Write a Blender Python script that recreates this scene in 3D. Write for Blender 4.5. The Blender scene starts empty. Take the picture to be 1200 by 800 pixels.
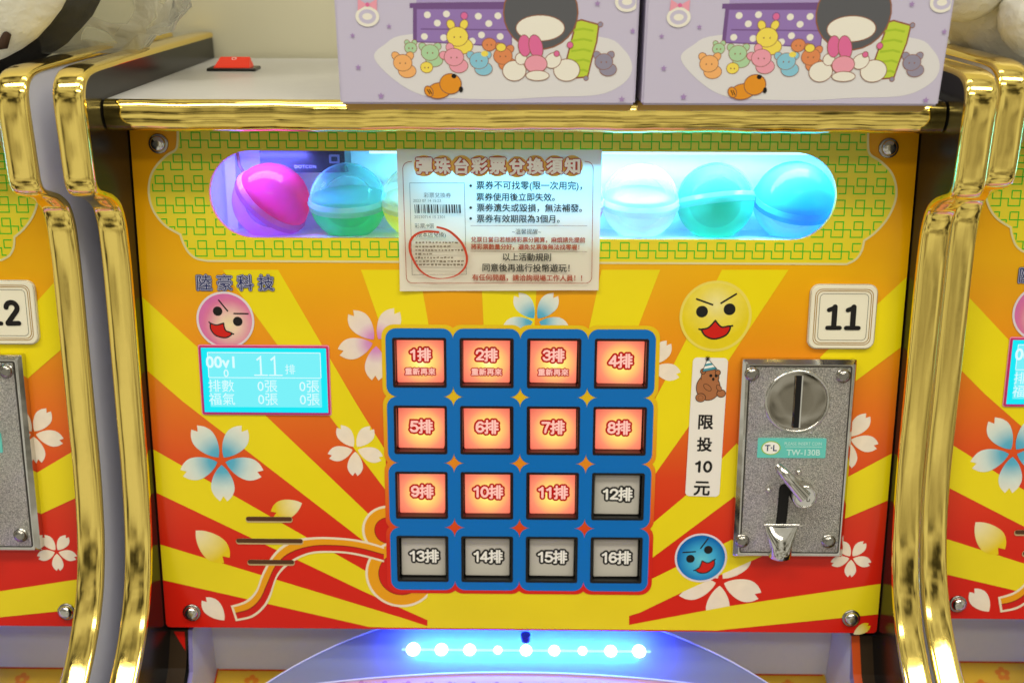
import bpy, bmesh, math, random
import numpy as np
from mathutils import Matrix, Vector
from mathutils.geometry import tessellate_polygon
random.seed(7)
sc = bpy.context.scene
COL = sc.collection
PI = math.pi

# ------------------------------------------------------------------ camera, world, lamps, exposure
cam_d = bpy.data.cameras.new('camera'); cam = bpy.data.objects.new('camera', cam_d); COL.objects.link(cam)
sc.camera = cam
RC = Matrix(((0.9999, -0.0055, 0.0104), (0.0117, 0.3723, -0.9280), (0.0012, 0.9281, 0.3723)))
CW = Vector((0.00098271, -0.61532984, 0.28389865))
cam.matrix_world = Matrix.Translation(CW) @ RC.to_4x4()
cam_d.sensor_width = 36; cam_d.lens = 1167.0 / 1200 * 36
cam_d.clip_start = .01; cam_d.clip_end = 60
cam_d.dof.use_dof = True; cam_d.dof.focus_distance = .64; cam_d.dof.aperture_fstop = 5.0
sc.view_settings.view_transform = 'Standard'; sc.view_settings.look = 'None'
sc.view_settings.exposure = 0; sc.view_settings.gamma = 1
sc.cycles.max_bounces = 10; sc.cycles.transparent_max_bounces = 16
sc.cycles.sample_clamp_indirect = 6

w = bpy.data.worlds.new('World'); sc.world = w; w.use_nodes = True
nt = w.node_tree; nt.nodes.clear()
def N(nt, t, **k):
    n = nt.nodes.new(t)
    for a, b in k.items():
        if a.startswith('i_'):
            n.inputs[a[2:].replace('_', ' ')].default_value = b
        else: setattr(n, a, b)
    return n
wo = N(nt, 'ShaderNodeOutputWorld'); bg = N(nt, 'ShaderNodeBackground')
tc = N(nt, 'ShaderNodeTexCoord'); mp = N(nt, 'ShaderNodeMapping'); mp.inputs['Scale'].default_value = (2.2, 2.2, 3.6)
no = N(nt, 'ShaderNodeTexNoise'); no.inputs['Scale'].default_value = 1.6; no.inputs['Detail'].default_value = 3
cr = N(nt, 'ShaderNodeValToRGB')
els = cr.color_ramp.elements
els[0].position = .36; els[0].color = (.05, .045, .03, 1)
els[1].position = .62; els[1].color = (1.0, .97, .82, 1)
e = els.new(.47); e.color = (.58, .54, .41, 1)
nt.links.new(tc.outputs['Generated'], mp.inputs['Vector']); nt.links.new(mp.outputs[0], no.inputs['Vector'])
nt.links.new(no.outputs[0], cr.inputs[0]); nt.links.new(cr.outputs[0], bg.inputs['Color'])
bg.inputs['Strength'].default_value = .66
nt.links.new(bg.outputs[0], wo.inputs[0])

def area(name, loc, target, sx, sy, power, color, parent=None, spread=PI):
    l = bpy.data.lights.new(name, 'AREA'); l.shape = 'RECTANGLE'; l.size = sx; l.size_y = sy
    l.energy = power; l.color = color; l.spread = spread
    o = bpy.data.objects.new(name, l); COL.objects.link(o)
    d = Vector(target) - Vector(loc)
    o.matrix_world = Matrix.Translation(loc) @ d.to_track_quat('-Z', 'Y').to_matrix().to_4x4()
    return o
area('ceiling_lamp', (-.75, -.75, 1.55), (-.75, -.75, 0), 1.1, .28, 14.5, (1, .96, .84))
area('ceiling_lamp', (.85, -.85, 1.55), (.85, -.85, 0), 1.1, .28, 14.5, (1, .96, .84))
area('ceiling_lamp', (.1, -1.9, 1.7), (.1, -1.9, 0), 1.3, .28, 14.5, (1, .96, .84))
area('ceiling_lamp', (0, .02, 1.75), (0, .02, 0), 1.2, .25, 5, (1, .96, .84))

# ------------------------------------------------------------------ frames and unprojection (points of the real planes)
F = 1167.0
A10 = math.radians(10)
PMAT = Matrix(((1, 0, 0, 0), (0, math.sin(A10), -math.cos(A10), 0), (0, math.cos(A10), math.sin(A10), 0), (0, 0, 0, 1)))
PINV = PMAT.inverted()
def ray(px, py): return RC @ Vector(((px - 600) / F, -(py - 400) / F, -1))
def on(ax, val, px, py):
    d = ray(px, py); return CW + d * ((val - CW[ax]) / d[ax])
CP = PINV @ CW
def U(px, py, h=0.):
    d = PINV.to_3x3() @ ray(px, py); p = CP + d * ((h - CP.z) / d.z); return (p.x, p.y)
def PX(pts, h=0.): return [U(x, y, h) for x, y in pts]

# ------------------------------------------------------------------ materials
def lin(c): c = c / 255.; return c / 12.92 if c <= .04045 else ((c + .055) / 1.055) ** 2.4
def S(r, g, b): return (lin(r), lin(g), lin(b), 1)
def mat(name, col, rough=.4, metal=0., emit=None, es=0., spec=.32, coat=0.):
    m = bpy.data.materials.new(name); m.use_nodes = True; b = m.node_tree.nodes['Principled BSDF']
    b.inputs['Base Color'].default_value = col; b.inputs['Roughness'].default_value = rough
    b.inputs['Metallic'].default_value = metal; b.inputs['Specular IOR Level'].default_value = spec
    b.inputs['Coat Weight'].default_value = coat; b.inputs['Coat Roughness'].default_value = .08
    if emit: b.inputs['Emission Color'].default_value = emit; b.inputs['Emission Strength'].default_value = es
    return m
def bump(m, scale, dist, detail=2, stretch=(1, 1, 1), strength=1., coord='Object'):
    t = m.node_tree; b = t.nodes['Principled BSDF']
    tc = N(t, 'ShaderNodeTexCoord'); mp = N(t, 'ShaderNodeMapping'); mp.inputs['Scale'].default_value = stretch
    n = N(t, 'ShaderNodeTexNoise'); n.inputs['Scale'].default_value = scale; n.inputs['Detail'].default_value = detail
    bp = N(t, 'ShaderNodeBump'); bp.inputs['Distance'].default_value = dist; bp.inputs['Strength'].default_value = strength
    t.links.new(tc.outputs[coord], mp.inputs[0]); t.links.new(mp.outputs[0], n.inputs['Vector'])
    t.links.new(n.outputs[0], bp.inputs['Height']); t.links.new(bp.outputs[0], b.inputs['Normal'])
    return n
def ramp_mat(name, stops, lo, hi, axis='Y', rough=.3, coat=0., radial=False, emit=0., center=(0, 0, 0), wear=.05):
    """print ink or painted lamp glow running from one colour to the next along an axis, or outwards from the object's centre"""
    m = mat(name, (1, 1, 1, 1), rough, coat=coat); t = m.node_tree; b = t.nodes['Principled BSDF']
    tc = N(t, 'ShaderNodeTexCoord')
    if radial:
        mp = N(t, 'ShaderNodeMapping'); mp.inputs['Location'].default_value = tuple(-c for c in center)
        ln = N(t, 'ShaderNodeVectorMath', operation='LENGTH')
        t.links.new(tc.outputs['Object'], mp.inputs[0]); t.links.new(mp.outputs[0], ln.inputs[0]); src = ln.outputs['Value']
    else:
        sp = N(t, 'ShaderNodeSeparateXYZ'); t.links.new(tc.outputs['Object'], sp.inputs[0]); src = sp.outputs[axis]
    mr = N(t, 'ShaderNodeMapRange'); mr.inputs['From Min'].default_value = lo; mr.inputs['From Max'].default_value = hi
    cr = N(t, 'ShaderNodeValToRGB'); els = cr.color_ramp.elements
    while len(els) > 1: els.remove(els[0])
    els[0].position = stops[0][0]; els[0].color = stops[0][1]
    for p, c in stops[1:]:
        e = els.new(p); e.color = c
    t.links.new(src, mr.inputs['Value']); t.links.new(mr.outputs[0], cr.inputs[0])
    out = cr.outputs[0]
    if wear and not emit:
        n = N(t, 'ShaderNodeTexNoise'); n.inputs['Scale'].default_value = 14 if not radial else 3; n.inputs['Detail'].default_value = 5
        mx = N(t, 'ShaderNodeHueSaturation'); m2 = N(t, 'ShaderNodeMapRange')
        m2.inputs['To Min'].default_value = 1 - wear * 2; m2.inputs['To Max'].default_value = 1 + wear * 2
        t.links.new(tc.outputs['Object'], n.inputs['Vector']); t.links.new(n.outputs[0], m2.inputs['Value'])
        t.links.new(m2.outputs[0], mx.inputs['Value']); t.links.new(out, mx.inputs['Color']); out = mx.outputs[0]
    t.links.new(out, b.inputs['Base Color'])
    if emit:
        t.links.new(out, b.inputs['Emission Color']); b.inputs['Emission Strength'].default_value = emit
    return m
def glassy(name, tint, frac, rough=.05, diff=None):
    """thin clear plastic: mostly passes light, tinted, with a gloss"""
    m = bpy.data.materials.new(name); m.use_nodes = True; t = m.node_tree; t.nodes.remove(t.nodes['Principled BSDF'])
    o = [n for n in t.nodes if n.type == 'OUTPUT_MATERIAL'][0]
    tr = N(t, 'ShaderNodeBsdfTransparent'); tr.inputs[0].default_value = tint
    pr = N(t, 'ShaderNodeBsdfPrincipled'); pr.inputs['Base Color'].default_value = diff or tint; pr.inputs['Roughness'].default_value = rough
    tl = N(t, 'ShaderNodeBsdfTranslucent'); tl.inputs[0].default_value = diff or tint
    ad = N(t, 'ShaderNodeMixShader'); ad.inputs[0].default_value = .5
    fr = N(t, 'ShaderNodeFresnel'); fr.inputs[0].default_value = 1.45
    mr = N(t, 'ShaderNodeMapRange'); mr.inputs['To Min'].default_value = frac; mr.inputs['To Max'].default_value = 1
    mx = N(t, 'ShaderNodeMixShader')
    t.links.new(fr.outputs[0], mr.inputs['Value']); t.links.new(mr.outputs[0], mx.inputs[0])
    t.links.new(tr.outputs[0], mx.inputs[1]); t.links.new(pr.outputs[0], ad.inputs[1]); t.links.new(tl.outputs[0], ad.inputs[2])
    t.links.new(ad.outputs[0], mx.inputs[2]); t.links.new(mx.outputs[0], o.inputs[0])
    return m

def gold_mat(name, st):
    m = mat(name, (1.0, .76, .20, 1), .1, 1.)
    t = m.node_tree; b = t.nodes['Principled BSDF']
    tc = N(t, 'ShaderNodeTexCoord')
    mp = N(t, 'ShaderNodeMapping'); mp.inputs['Scale'].default_value = st
    n = N(t, 'ShaderNodeTexNoise'); n.inputs['Scale'].default_value = 9; n.inputs['Detail'].default_value = 3.5; n.inputs['Roughness'].default_value = .45
    bp = N(t, 'ShaderNodeBump'); bp.inputs['Distance'].default_value = .0013; bp.inputs['Strength'].default_value = .6
    n2 = N(t, 'ShaderNodeTexNoise'); n2.inputs['Scale'].default_value = 260; n2.inputs['Detail'].default_value = 4
    mr = N(t, 'ShaderNodeMapRange'); mr.inputs['To Min'].default_value = .03; mr.inputs['To Max'].default_value = .15
    t.links.new(tc.outputs['Object'], mp.inputs[0]); t.links.new(mp.outputs[0], n.inputs['Vector'])
    t.links.new(tc.outputs['Object'], n2.inputs['Vector'])
    t.links.new(n.outputs[0], bp.inputs['Height']); t.links.new(bp.outputs[0], b.inputs['Normal'])
    t.links.new(n2.outputs[0], mr.inputs['Value']); t.links.new(mr.outputs[0], b.inputs['Roughness'])
    return m
GOLD = gold_mat('gold_foil', (5, 1, .8)); GOLD_H = gold_mat('gold_foil_rail', (.7, 4, 5))
BLACK = mat('black_laminate', S(22, 20, 18), .22)
GREYL = mat('grey_laminate', S(214, 214, 226), .35)
SHELF = mat('grey_shelf', S(196, 194, 190), .3); bump(SHELF, 60, .0004)
WALLM = mat('cream_wall', S(205, 200, 172), .8)
WHITEP = mat('white_board', S(212, 210, 212), .35); bump(WHITEP, 40, .0006)
DARK = mat('gap_shade', S(12, 10, 10), .5)  # near-black stands in for the shade inside slots, sockets and recesses
CHROME = mat('chrome', (.66, .64, .60, 1), .08, 1.); bump(CHROME, 30, .0006)
STEEL = mat('steel_screw', (.36, .34, .31, 1), .22, 1.)
SPARK = mat('sparkle_cast', (.62, .60, .55, 1), .34, 1.); bump(SPARK, 1500, .0024, 2, strength=1.0)
def speckle(m):
    t = m.node_tree; b = t.nodes['Principled BSDF']; tc = N(t, 'ShaderNodeTexCoord'); v = N(t, 'ShaderNodeTexVoronoi'); v.inputs['Scale'].default_value = 2100
    c = N(t, 'ShaderNodeValToRGB'); c.color_ramp.elements[0].position = .15; c.color_ramp.elements[0].color = (.36, .35, .31, 1); c.color_ramp.elements[1].position = .8; c.color_ramp.elements[1].color = (.95, .93, .86, 1)
    t.links.new(tc.outputs['Object'], v.inputs['Vector']); t.links.new(v.outputs['Color'], c.inputs[0]); t.links.new(c.outputs[0], b.inputs['Base Color'])
speckle(SPARK)
V0, V1 = -.178, .178
def vf(py): return (U(600, py)[1] - V0) / (V1 - V0)
BASE = ramp_mat('orange_to_red_print', [(0, S(214, 26, 12)), (vf(640), S(216, 38, 16)), (vf(560), S(222, 66, 22)), (vf(470), S(232, 118, 22)),
        (vf(390), S(238, 154, 10)), (vf(316), S(240, 176, 2)), (vf(250), S(232, 164, 2)), (1, S(222, 150, 6))], V0, V1, rough=.16)
YEL = ramp_mat('yellow_print', [(0, S(236, 212, 30)), (vf(560), S(238, 216, 16)), (vf(400), S(240, 218, 12)), (1, S(240, 216, 10))], V0, V1, rough=.16)
CLOUD = ramp_mat('mustard_print', [(0, S(236, 214, 44)), (vf(300), S(234, 212, 40)), (1, S(222, 208, 70))], V0, V1, rough=.16)
PADB = ramp_mat('pad_edge_print', [(0, S(214, 34, 22)), (vf(640), S(214, 36, 22)), (vf(590), S(226, 100, 26)), (vf(540), S(232, 140, 26)), (vf(470), S(230, 186, 20)), (1, S(236, 214, 20))], V0, V1, rough=.16)
BLUE = mat('blue_print', S(0, 110, 192), .18)
GREEN = mat('green_line_print', S(66, 190, 40), .2)
CREAM = mat('cream_print', S(240, 222, 190), .2); CREAMY = mat('cream_line_print', S(228, 214, 150), .2)
ORNG = mat('orange_print', S(236, 160, 16), .2); REDP = mat('red_print', S(208, 28, 16), .2); DRED = mat('dark_red_print', S(150, 30, 16), .2)
INK = mat('black_ink', S(26, 22, 20), .35); NAVY = mat('navy_ink', S(34, 44, 96), .3); LILACP = mat('lilac_edge_print', S(226, 214, 220), .3)
BLOS_W = ramp_mat('white_petal_print', [(0, S(246, 226, 200)), (1, S(240, 226, 208))], 0, 1, radial=True, rough=.2)
BLOS_B = ramp_mat('blue_petal_print', [(0, S(60, 160, 205)), (.30, S(96, 178, 205)), (.66, S(210, 224, 216)), (1, S(238, 230, 212))], 0, 1, radial=True, rough=.2)
BLOS_P = ramp_mat('lilac_petal_print', [(0, S(214, 110, 200)), (.25, S(218, 150, 200)), (.55, S(238, 218, 208)), (1, S(240, 222, 196))], 0, 1, radial=True, rough=.2)
BLOS_Y = ramp_mat('yellow_petal_print', [(0, S(240, 226, 190)), (.35, S(238, 220, 150)), (.85, S(232, 200, 20)), (1, S(232, 200, 20))], 0, 1, radial=True, rough=.2)
FACE_P = ramp_mat('pink_disc_print', [(0, S(240, 222, 170)), (.35, S(236, 200, 180)), (.85, S(222, 120, 160)), (1, S(216, 110, 170))], 0, 1, radial=True, rough=.2, center=(.2, -.05, 0))
FACE_Y = ramp_mat('yellow_disc_print', [(0, S(240, 226, 150)), (.5, S(238, 216, 80)), (1, S(232, 206, 24))], 0, 1, radial=True, rough=.2, center=(0, .35, 0))
FACE_B = ramp_mat('blue_disc_print', [(0, S(110, 205, 220)), (.5, S(60, 170, 215)), (.9, S(0, 110, 185)), (1, S(0, 100, 175))], 0, 1, radial=True, rough=.2, center=(0, -.1, 0))
LAVI = mat('lavender_ink', S(206, 204, 222), .4)
WPAPER = mat('white_ink', S(244, 240, 232), .4)

# ------------------------------------------------------------------ mesh helpers
class MB:
    def __init__(s): s.v = []; s.f = []; s.m = []; s.mats = []; s.h = 0.; s.st = 2e-5; s.sm = []
    def mi(s, m):
        if m not in s.mats: s.mats.append(m)
        return s.mats.index(m)
    def add(s, vs, fs, m, smooth=False):
        k = len(s.v); s.v += [tuple(v) for v in vs]; i = s.mi(m)
        for f in fs: s.f.append(tuple(k + j for j in f)); s.m.append(i); s.sm.append(smooth)
    def poly(s, pts, m, holes=(), h=None, up=True):
        """flat sheet from an outline in plane coordinates, every next one a hair above the last"""
        if h is None: h = s.h; s.h += s.st
        loops = [[Vector((x, y, 0)) for x, y in l] for l in [pts] + list(holes)]
        vs = [v for l in loops for v in l]
        tr = tessellate_polygon(loops); out = []
        for a, b, c in tr:
            n = (vs[b] - vs[a]).cross(vs[c] - vs[a]).z
            if abs(n) < 1e-14: continue
            out.append((a, b, c) if (n > 0) == up else (a, c, b))
        s.add([(v.x, v.y, h) for v in vs], out, m)
    def wall(s, pts, h0, h1, m, inward=False, smooth=False):
        n = len(pts); vs = [(x, y, h0) for x, y in pts] + [(x, y, h1) for x, y in pts]
        ar = sum(pts[i][0] * pts[(i + 1) % n][1] - pts[(i + 1) % n][0] * pts[i][1] for i in range(n))
        fs = [(i, (i + 1) % n, n + (i + 1) % n, n + i) for i in range(n)]
        if (ar > 0) == inward: fs = [f[::-1] for f in fs]
        s.add(vs, fs, m, smooth)
    def ribbon(s, pts, wd, m, closed=False, h=None, widths=None):
        if h is None: h = s.h; s.h += s.st
        P = [Vector(p) for p in pts]; n = len(P); L = []; Rr = []
        for i in range(n):
            a = P[i - 1] if (i or closed) else None; b = P[(i + 1) % n] if (i < n - 1 or closed) else None
            d1 = (P[i] - a).normalized() if a is not None else None; d2 = (b - P[i]).normalized() if b is not None else None
            d = (d1 + d2).normalized() if (d1 is not None and d2 is not None and (d1 + d2).length > 1e-6) else (d1 or d2)
            k = 1 / max(.5, abs(d.dot(d1 if d1 is not None else d2)))
            nn = Vector((-d.y, d.x)) * (widths[i] if widths else wd) * .5 * k
            L.append(P[i] + nn); Rr.append(P[i] - nn)
        vs = [(p.x, p.y, h) for p in L] + [(p.x, p.y, h) for p in Rr]
        fs = [(i, n + i, n + (i + 1) % n, (i + 1) % n) for i in range(n if closed else n - 1)]
        s.add(vs, fs, m)
    def box(s, x0, y0, z0, x1, y1, z1, m):
        vs = [(x, y, z) for z in (z0, z1) for y in (y0, y1) for x in (x0, x1)]
        s.add(vs, [(0, 2, 3, 1), (4, 5, 7, 6), (0, 1, 5, 4), (2, 6, 7, 3), (0, 4, 6, 2), (1, 3, 7, 5)], m)
    def prism(s, pts, h0, h1, m, bev=0., topm=None, side=None):
        """raised plate: outline extruded from h0 to h1 with a chamfered upper edge"""
        if sum(pts[i][0] * pts[(i + 1) % len(pts)][1] - pts[(i + 1) % len(pts)][0] * pts[i][1] for i in range(len(pts))) < 0: pts = pts[::-1]
        if bev:
            ins = inset(pts, bev); n = len(pts)
            s.wall(pts, h0, h1 - bev, side or m)
            vs = [(x, y, h1 - bev) for x, y in pts] + [(x, y, h1) for x, y in ins]
            s.add(vs, [(i, (i + 1) % n, n + (i + 1) % n, n + i) for i in range(n)], side or m)
            s.poly(ins, topm or m, h=h1)
        else:
            s.wall(pts, h0, h1, side or m); s.poly(pts, topm or m, h=h1)
    def lathe(s, prof, m, n=24, c=(0, 0), smooth=True, z0=0.):
        """profile (radius, height) turned about the local z axis"""
        vs = []; fs = []
        for r, z in prof:
            for i in range(n): a = 2 * PI * i / n; vs.append((c[0] + r * math.cos(a), c[1] + r * math.sin(a), z + z0))
        for j in range(len(prof) - 1):
            for i in range(n): fs.append((j * n + i, j * n + (i + 1) % n, (j + 1) * n + (i + 1) % n, (j + 1) * n + i))
        s.add(vs, fs, m, smooth)
        if prof[-1][0] > 1e-6: s.add(vs[-n:], [tuple(range(n))], m)
    def tube(s, pts, r, m, n=10):
        P = [Vector(p) for p in pts]; vs = []; k = len(P)
        for i, p in enumerate(P):
            d = (P[min(i + 1, k - 1)] - P[max(i - 1, 0)]).normalized()
            a = d.cross(Vector((0.13, .2, 1))).normalized(); b = d.cross(a)
            rr = r[i] if isinstance(r, (list, tuple)) else r
            for j in range(n): t = 2 * PI * j / n; vs.append(p + (a * math.cos(t) + b * math.sin(t)) * rr)
        fs = [(i * n + j, i * n + (j + 1) % n, (i + 1) * n + (j + 1) % n, (i + 1) * n + j) for i in range(k - 1) for j in range(n)]
        s.add(vs, fs, m, True); s.add(vs[:n], [tuple(range(n))[::-1]], m); s.add(vs[-n:], [tuple(range(n))], m)
    def mesh(s, name):
        me = bpy.data.meshes.new(name); me.from_pydata(s.v, [], s.f)
        for m in s.mats: me.materials.append(m)
        me.polygons.foreach_set('material_index', s.m); me.polygons.foreach_set('use_smooth', s.sm); me.update()
        return me
WM = {}
def place(o, frame=None, parent=None):
    f = frame or Matrix.Identity(4); WM[o] = f
    if parent is not None: o.parent = parent; o.matrix_basis = WM[parent].inverted() @ f
    else: o.matrix_basis = f
    return o
def obj(name, mb, parent=None, frame=None, label=None, cat=None, group=None, kind=None):
    me = mb if isinstance(mb, bpy.types.Mesh) else mb.mesh(name)
    o = bpy.data.objects.new(name, me); COL.objects.link(o); place(o, frame, parent)
    if label: o['label'] = label
    if cat: o['category'] = cat
    if group: o['group'] = group
    if kind: o['kind'] = kind
    return o
def empty(name, loc, label, cat, group=None):
    o = bpy.data.objects.new(name, None); COL.objects.link(o); place(o, Matrix.Translation(loc)); o['label'] = label; o['category'] = cat
    if group: o['group'] = group
    return o
def inset(pts, d):
    n = len(pts); out = []
    for i in range(n):
        a, p, b = Vector(pts[i - 1]), Vector(pts[i]), Vector(pts[(i + 1) % n])
        d1 = (p - a).normalized(); d2 = (b - p).normalized(); n1 = Vector((-d1.y, d1.x)); n2 = Vector((-d2.y, d2.x))
        nn = n1 + n2
        if nn.length < 1e-6: nn = n1
        nn.normalize(); k = d / max(.35, nn.dot(n1)); out.append(tuple(p + nn * k))
    return out
def rrect(cx, cy, hx, hy, r, n=6):
    pts = []
    for (sx, sy, a0) in ((1, 1, 0), (-1, 1, 90), (-1, -1, 180), (1, -1, 270)):
        for i in range(n + 1):
            a = math.radians(a0 + 90 * i / n); pts.append((cx + sx * (hx - r) + r * math.cos(a), cy + sy * (hy - r) + r * math.sin(a)))
    return pts
def circ(cx, cy, r, n=32, ry=None): return [(cx + r * math.cos(2 * PI * i / n), cy + (ry or r) * math.sin(2 * PI * i / n)) for i in range(n)]
def arc(cx, cy, r, a0, a1, n=16): return [(cx + r * math.cos(math.radians(a0 + (a1 - a0) * i / n)), cy + r * math.sin(math.radians(a0 + (a1 - a0) * i / n))) for i in range(n + 1)]
def crom(P, n=6, closed=False):
    P = [Vector(p) for p in P]; out = []; k = len(P)
    for i in range(k if closed else k - 1):
        p0 = P[(i - 1) % k] if (closed or i) else P[0]; p1 = P[i]; p2 = P[(i + 1) % k]; p3 = P[(i + 2) % k] if (closed or i < k - 2) else P[-1]
        for j in range(n):
            t = j / n; out.append(tuple(.5 * ((2 * p1) + (p2 - p0) * t + (2 * p0 - 5 * p1 + 4 * p2 - p3) * t * t + (3 * p1 - p0 - 3 * p2 + p3) * t ** 3)))
    if not closed: out.append(tuple(P[-1]))
    return out
DIG = {'0': [[(.5 + .27 * math.cos(t * PI / 8), .5 + .40 * math.sin(t * PI / 8)) for t in range(17)]], '1': [[(.30, .72), (.44, .78), (.56, .9)], [(.56, .9), (.56, .08)]],
 '2': [[(.22, .66), (.27, .82), (.40, .90), (.58, .90), (.72, .80), (.76, .66), (.68, .50), (.50, .34), (.24, .12)], [(.24, .11), (.78, .11)]],
 '3': [[(.24, .74), (.32, .86), (.50, .91), (.68, .85), (.74, .71), (.66, .57), (.46, .52)], [(.46, .52), (.68, .47), (.77, .31), (.69, .15), (.50, .09), (.31, .13), (.22, .27)]],
 '4': [[(.60, .90), (.18, .30)], [(.18, .30), (.82, .30)], [(.60, .08), (.60, .90)]], '5': [[(.74, .90), (.32, .90), (.26, .54)], [(.26, .54), (.42, .61), (.62, .58), (.75, .44), (.76, .28), (.66, .13), (.48, .09), (.30, .13), (.22, .24)]],
 '6': [[(.74, .78), (.60, .90), (.42, .88), (.28, .72), (.23, .48), (.26, .24), (.40, .10), (.60, .10), (.75, .22), (.76, .40), (.64, .54), (.44, .55), (.27, .42)]],
 '7': [[(.20, .89), (.76, .89)], [(.76, .89), (.60, .62), (.48, .36), (.43, .08)]], '8': [[(.5 + .22 * math.cos(t * PI / 8), .71 + .20 * math.sin(t * PI / 8)) for t in range(17)], [(.5 + .27 * math.cos(t * PI / 8), .30 + .21 * math.sin(t * PI / 8)) for t in range(17)]]}
DIG['9'] = [[(1 - x, 1 - y) for x, y in l] for l in DIG['6']]
def digits(mb, s, cx, cy, hgt, wt, m, pitch=.74, grow=0.):
    """bold figures drawn with a round pen; grow thickens the pen for the rim beneath"""
    n = len(s)
    for i, ch in enumerate(s):
        ox = cx + (i - (n - 1) / 2) * pitch * hgt
        for l in DIG[ch]:
            q = [(ox + (x - .5) * hgt, cy + (y - .5) * hgt) for x, y in l]; ww = (wt * hgt + 2 * grow)
            mb.ribbon(q, ww, m)
            for p in (q[0], q[-1]): mb.poly([(p[0] + ww / 2 * math.cos(t * PI / 8), p[1] + ww / 2 * math.sin(t * PI / 8)) for t in range(16)], m)
_tc = {}
def glyphs(body, bold=0., spacing=1.):
    key = (body, bold, spacing)
    if key in _tc: return _tc[key]
    c = bpy.data.curves.new('t', 'FONT'); c.body = body; c.resolution_u = 3; c.offset = bold; c.space_character = spacing; c.space_line = 1.1
    o = bpy.data.objects.new('t', c); COL.objects.link(o)
    dg = bpy.context.evaluated_depsgraph_get(); dg.update()
    me = bpy.data.meshes.new_from_object(o.evaluated_get(dg))
    r = ([(v.co.x, v.co.y) for v in me.vertices], [tuple(p.vertices) for p in me.polygons])
    bpy.data.objects.remove(o); bpy.data.meshes.remove(me); _tc[key] = r
    return r
def text(mb, body, cx, cy, m, width=None, height=None, bold=.018, h=None, rot=0., outline=None, ow=.06, spacing=1., align='c', ybase=None):
    """printed lettering; outline = the same letters, spread, on a layer beneath"""
    vs, fs = glyphs(body, 0., spacing)
    x0, x1 = min(v[0] for v in vs), max(v[0] for v in vs); y0, y1 = min(v[1] for v in vs), max(v[1] for v in vs)
    sx = width / (x1 - x0) if width else None; sy = height / (y1 - y0) if height else None
    sx = sx or sy; sy = sy or sx
    mx, my = ((x0 + x1) / 2 if align == 'c' else x0), (y0 + y1) / 2
    ca, sa = math.cos(rot), math.sin(rot)
    def put(V, Fc, mm, hh):
        out = []
        for x, y in V:
            a, b = (x - mx) * sx, (y - my) * sy; out.append((cx + a * ca - b * sa, cy + a * sa + b * ca, hh))
        fx = []
        for f in Fc:
            a, b, c = [Vector(out[i][:2]) for i in f[:3]]
            fx.append(f if (b - a).cross(c - a) > 0 else f[::-1])
        mb.add(out, fx, mm)
    if h is None: h = mb.h; mb.h += 4e-5
    if outline is not None:
        # spread copies round the letters give an even rim
        r = ow + bold
        k = 0
        nd_ = 20 if r > .14 else 8
        for a in range(nd_):
            V = [(x + r * math.cos(a * 2 * PI / nd_), y + r * math.sin(a * 2 * PI / nd_)) for x, y in vs]
            put(V, fs, outline, h + k * 2e-6); k += 1
        h += 6e-5; mb.h = max(mb.h, h + 4e-5)
    if bold:
        nb = 8 if outline is not None else 4
        for k in range(nb): a = (k + .5) * 2 * PI / nb; put([(x + bold * math.cos(a), y + bold * math.sin(a)) for x, y in vs], fs, m, h + k * 2e-6)
        h += nb * 2e-6
    put(vs, fs, m, h)
    return h

# ================================================================== the wall behind
mb = MB(); mb.box(-1.6, .236, -.6, 1.6, .26, 1.4, WALLM)
obj('wall', mb, kind='structure')

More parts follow.
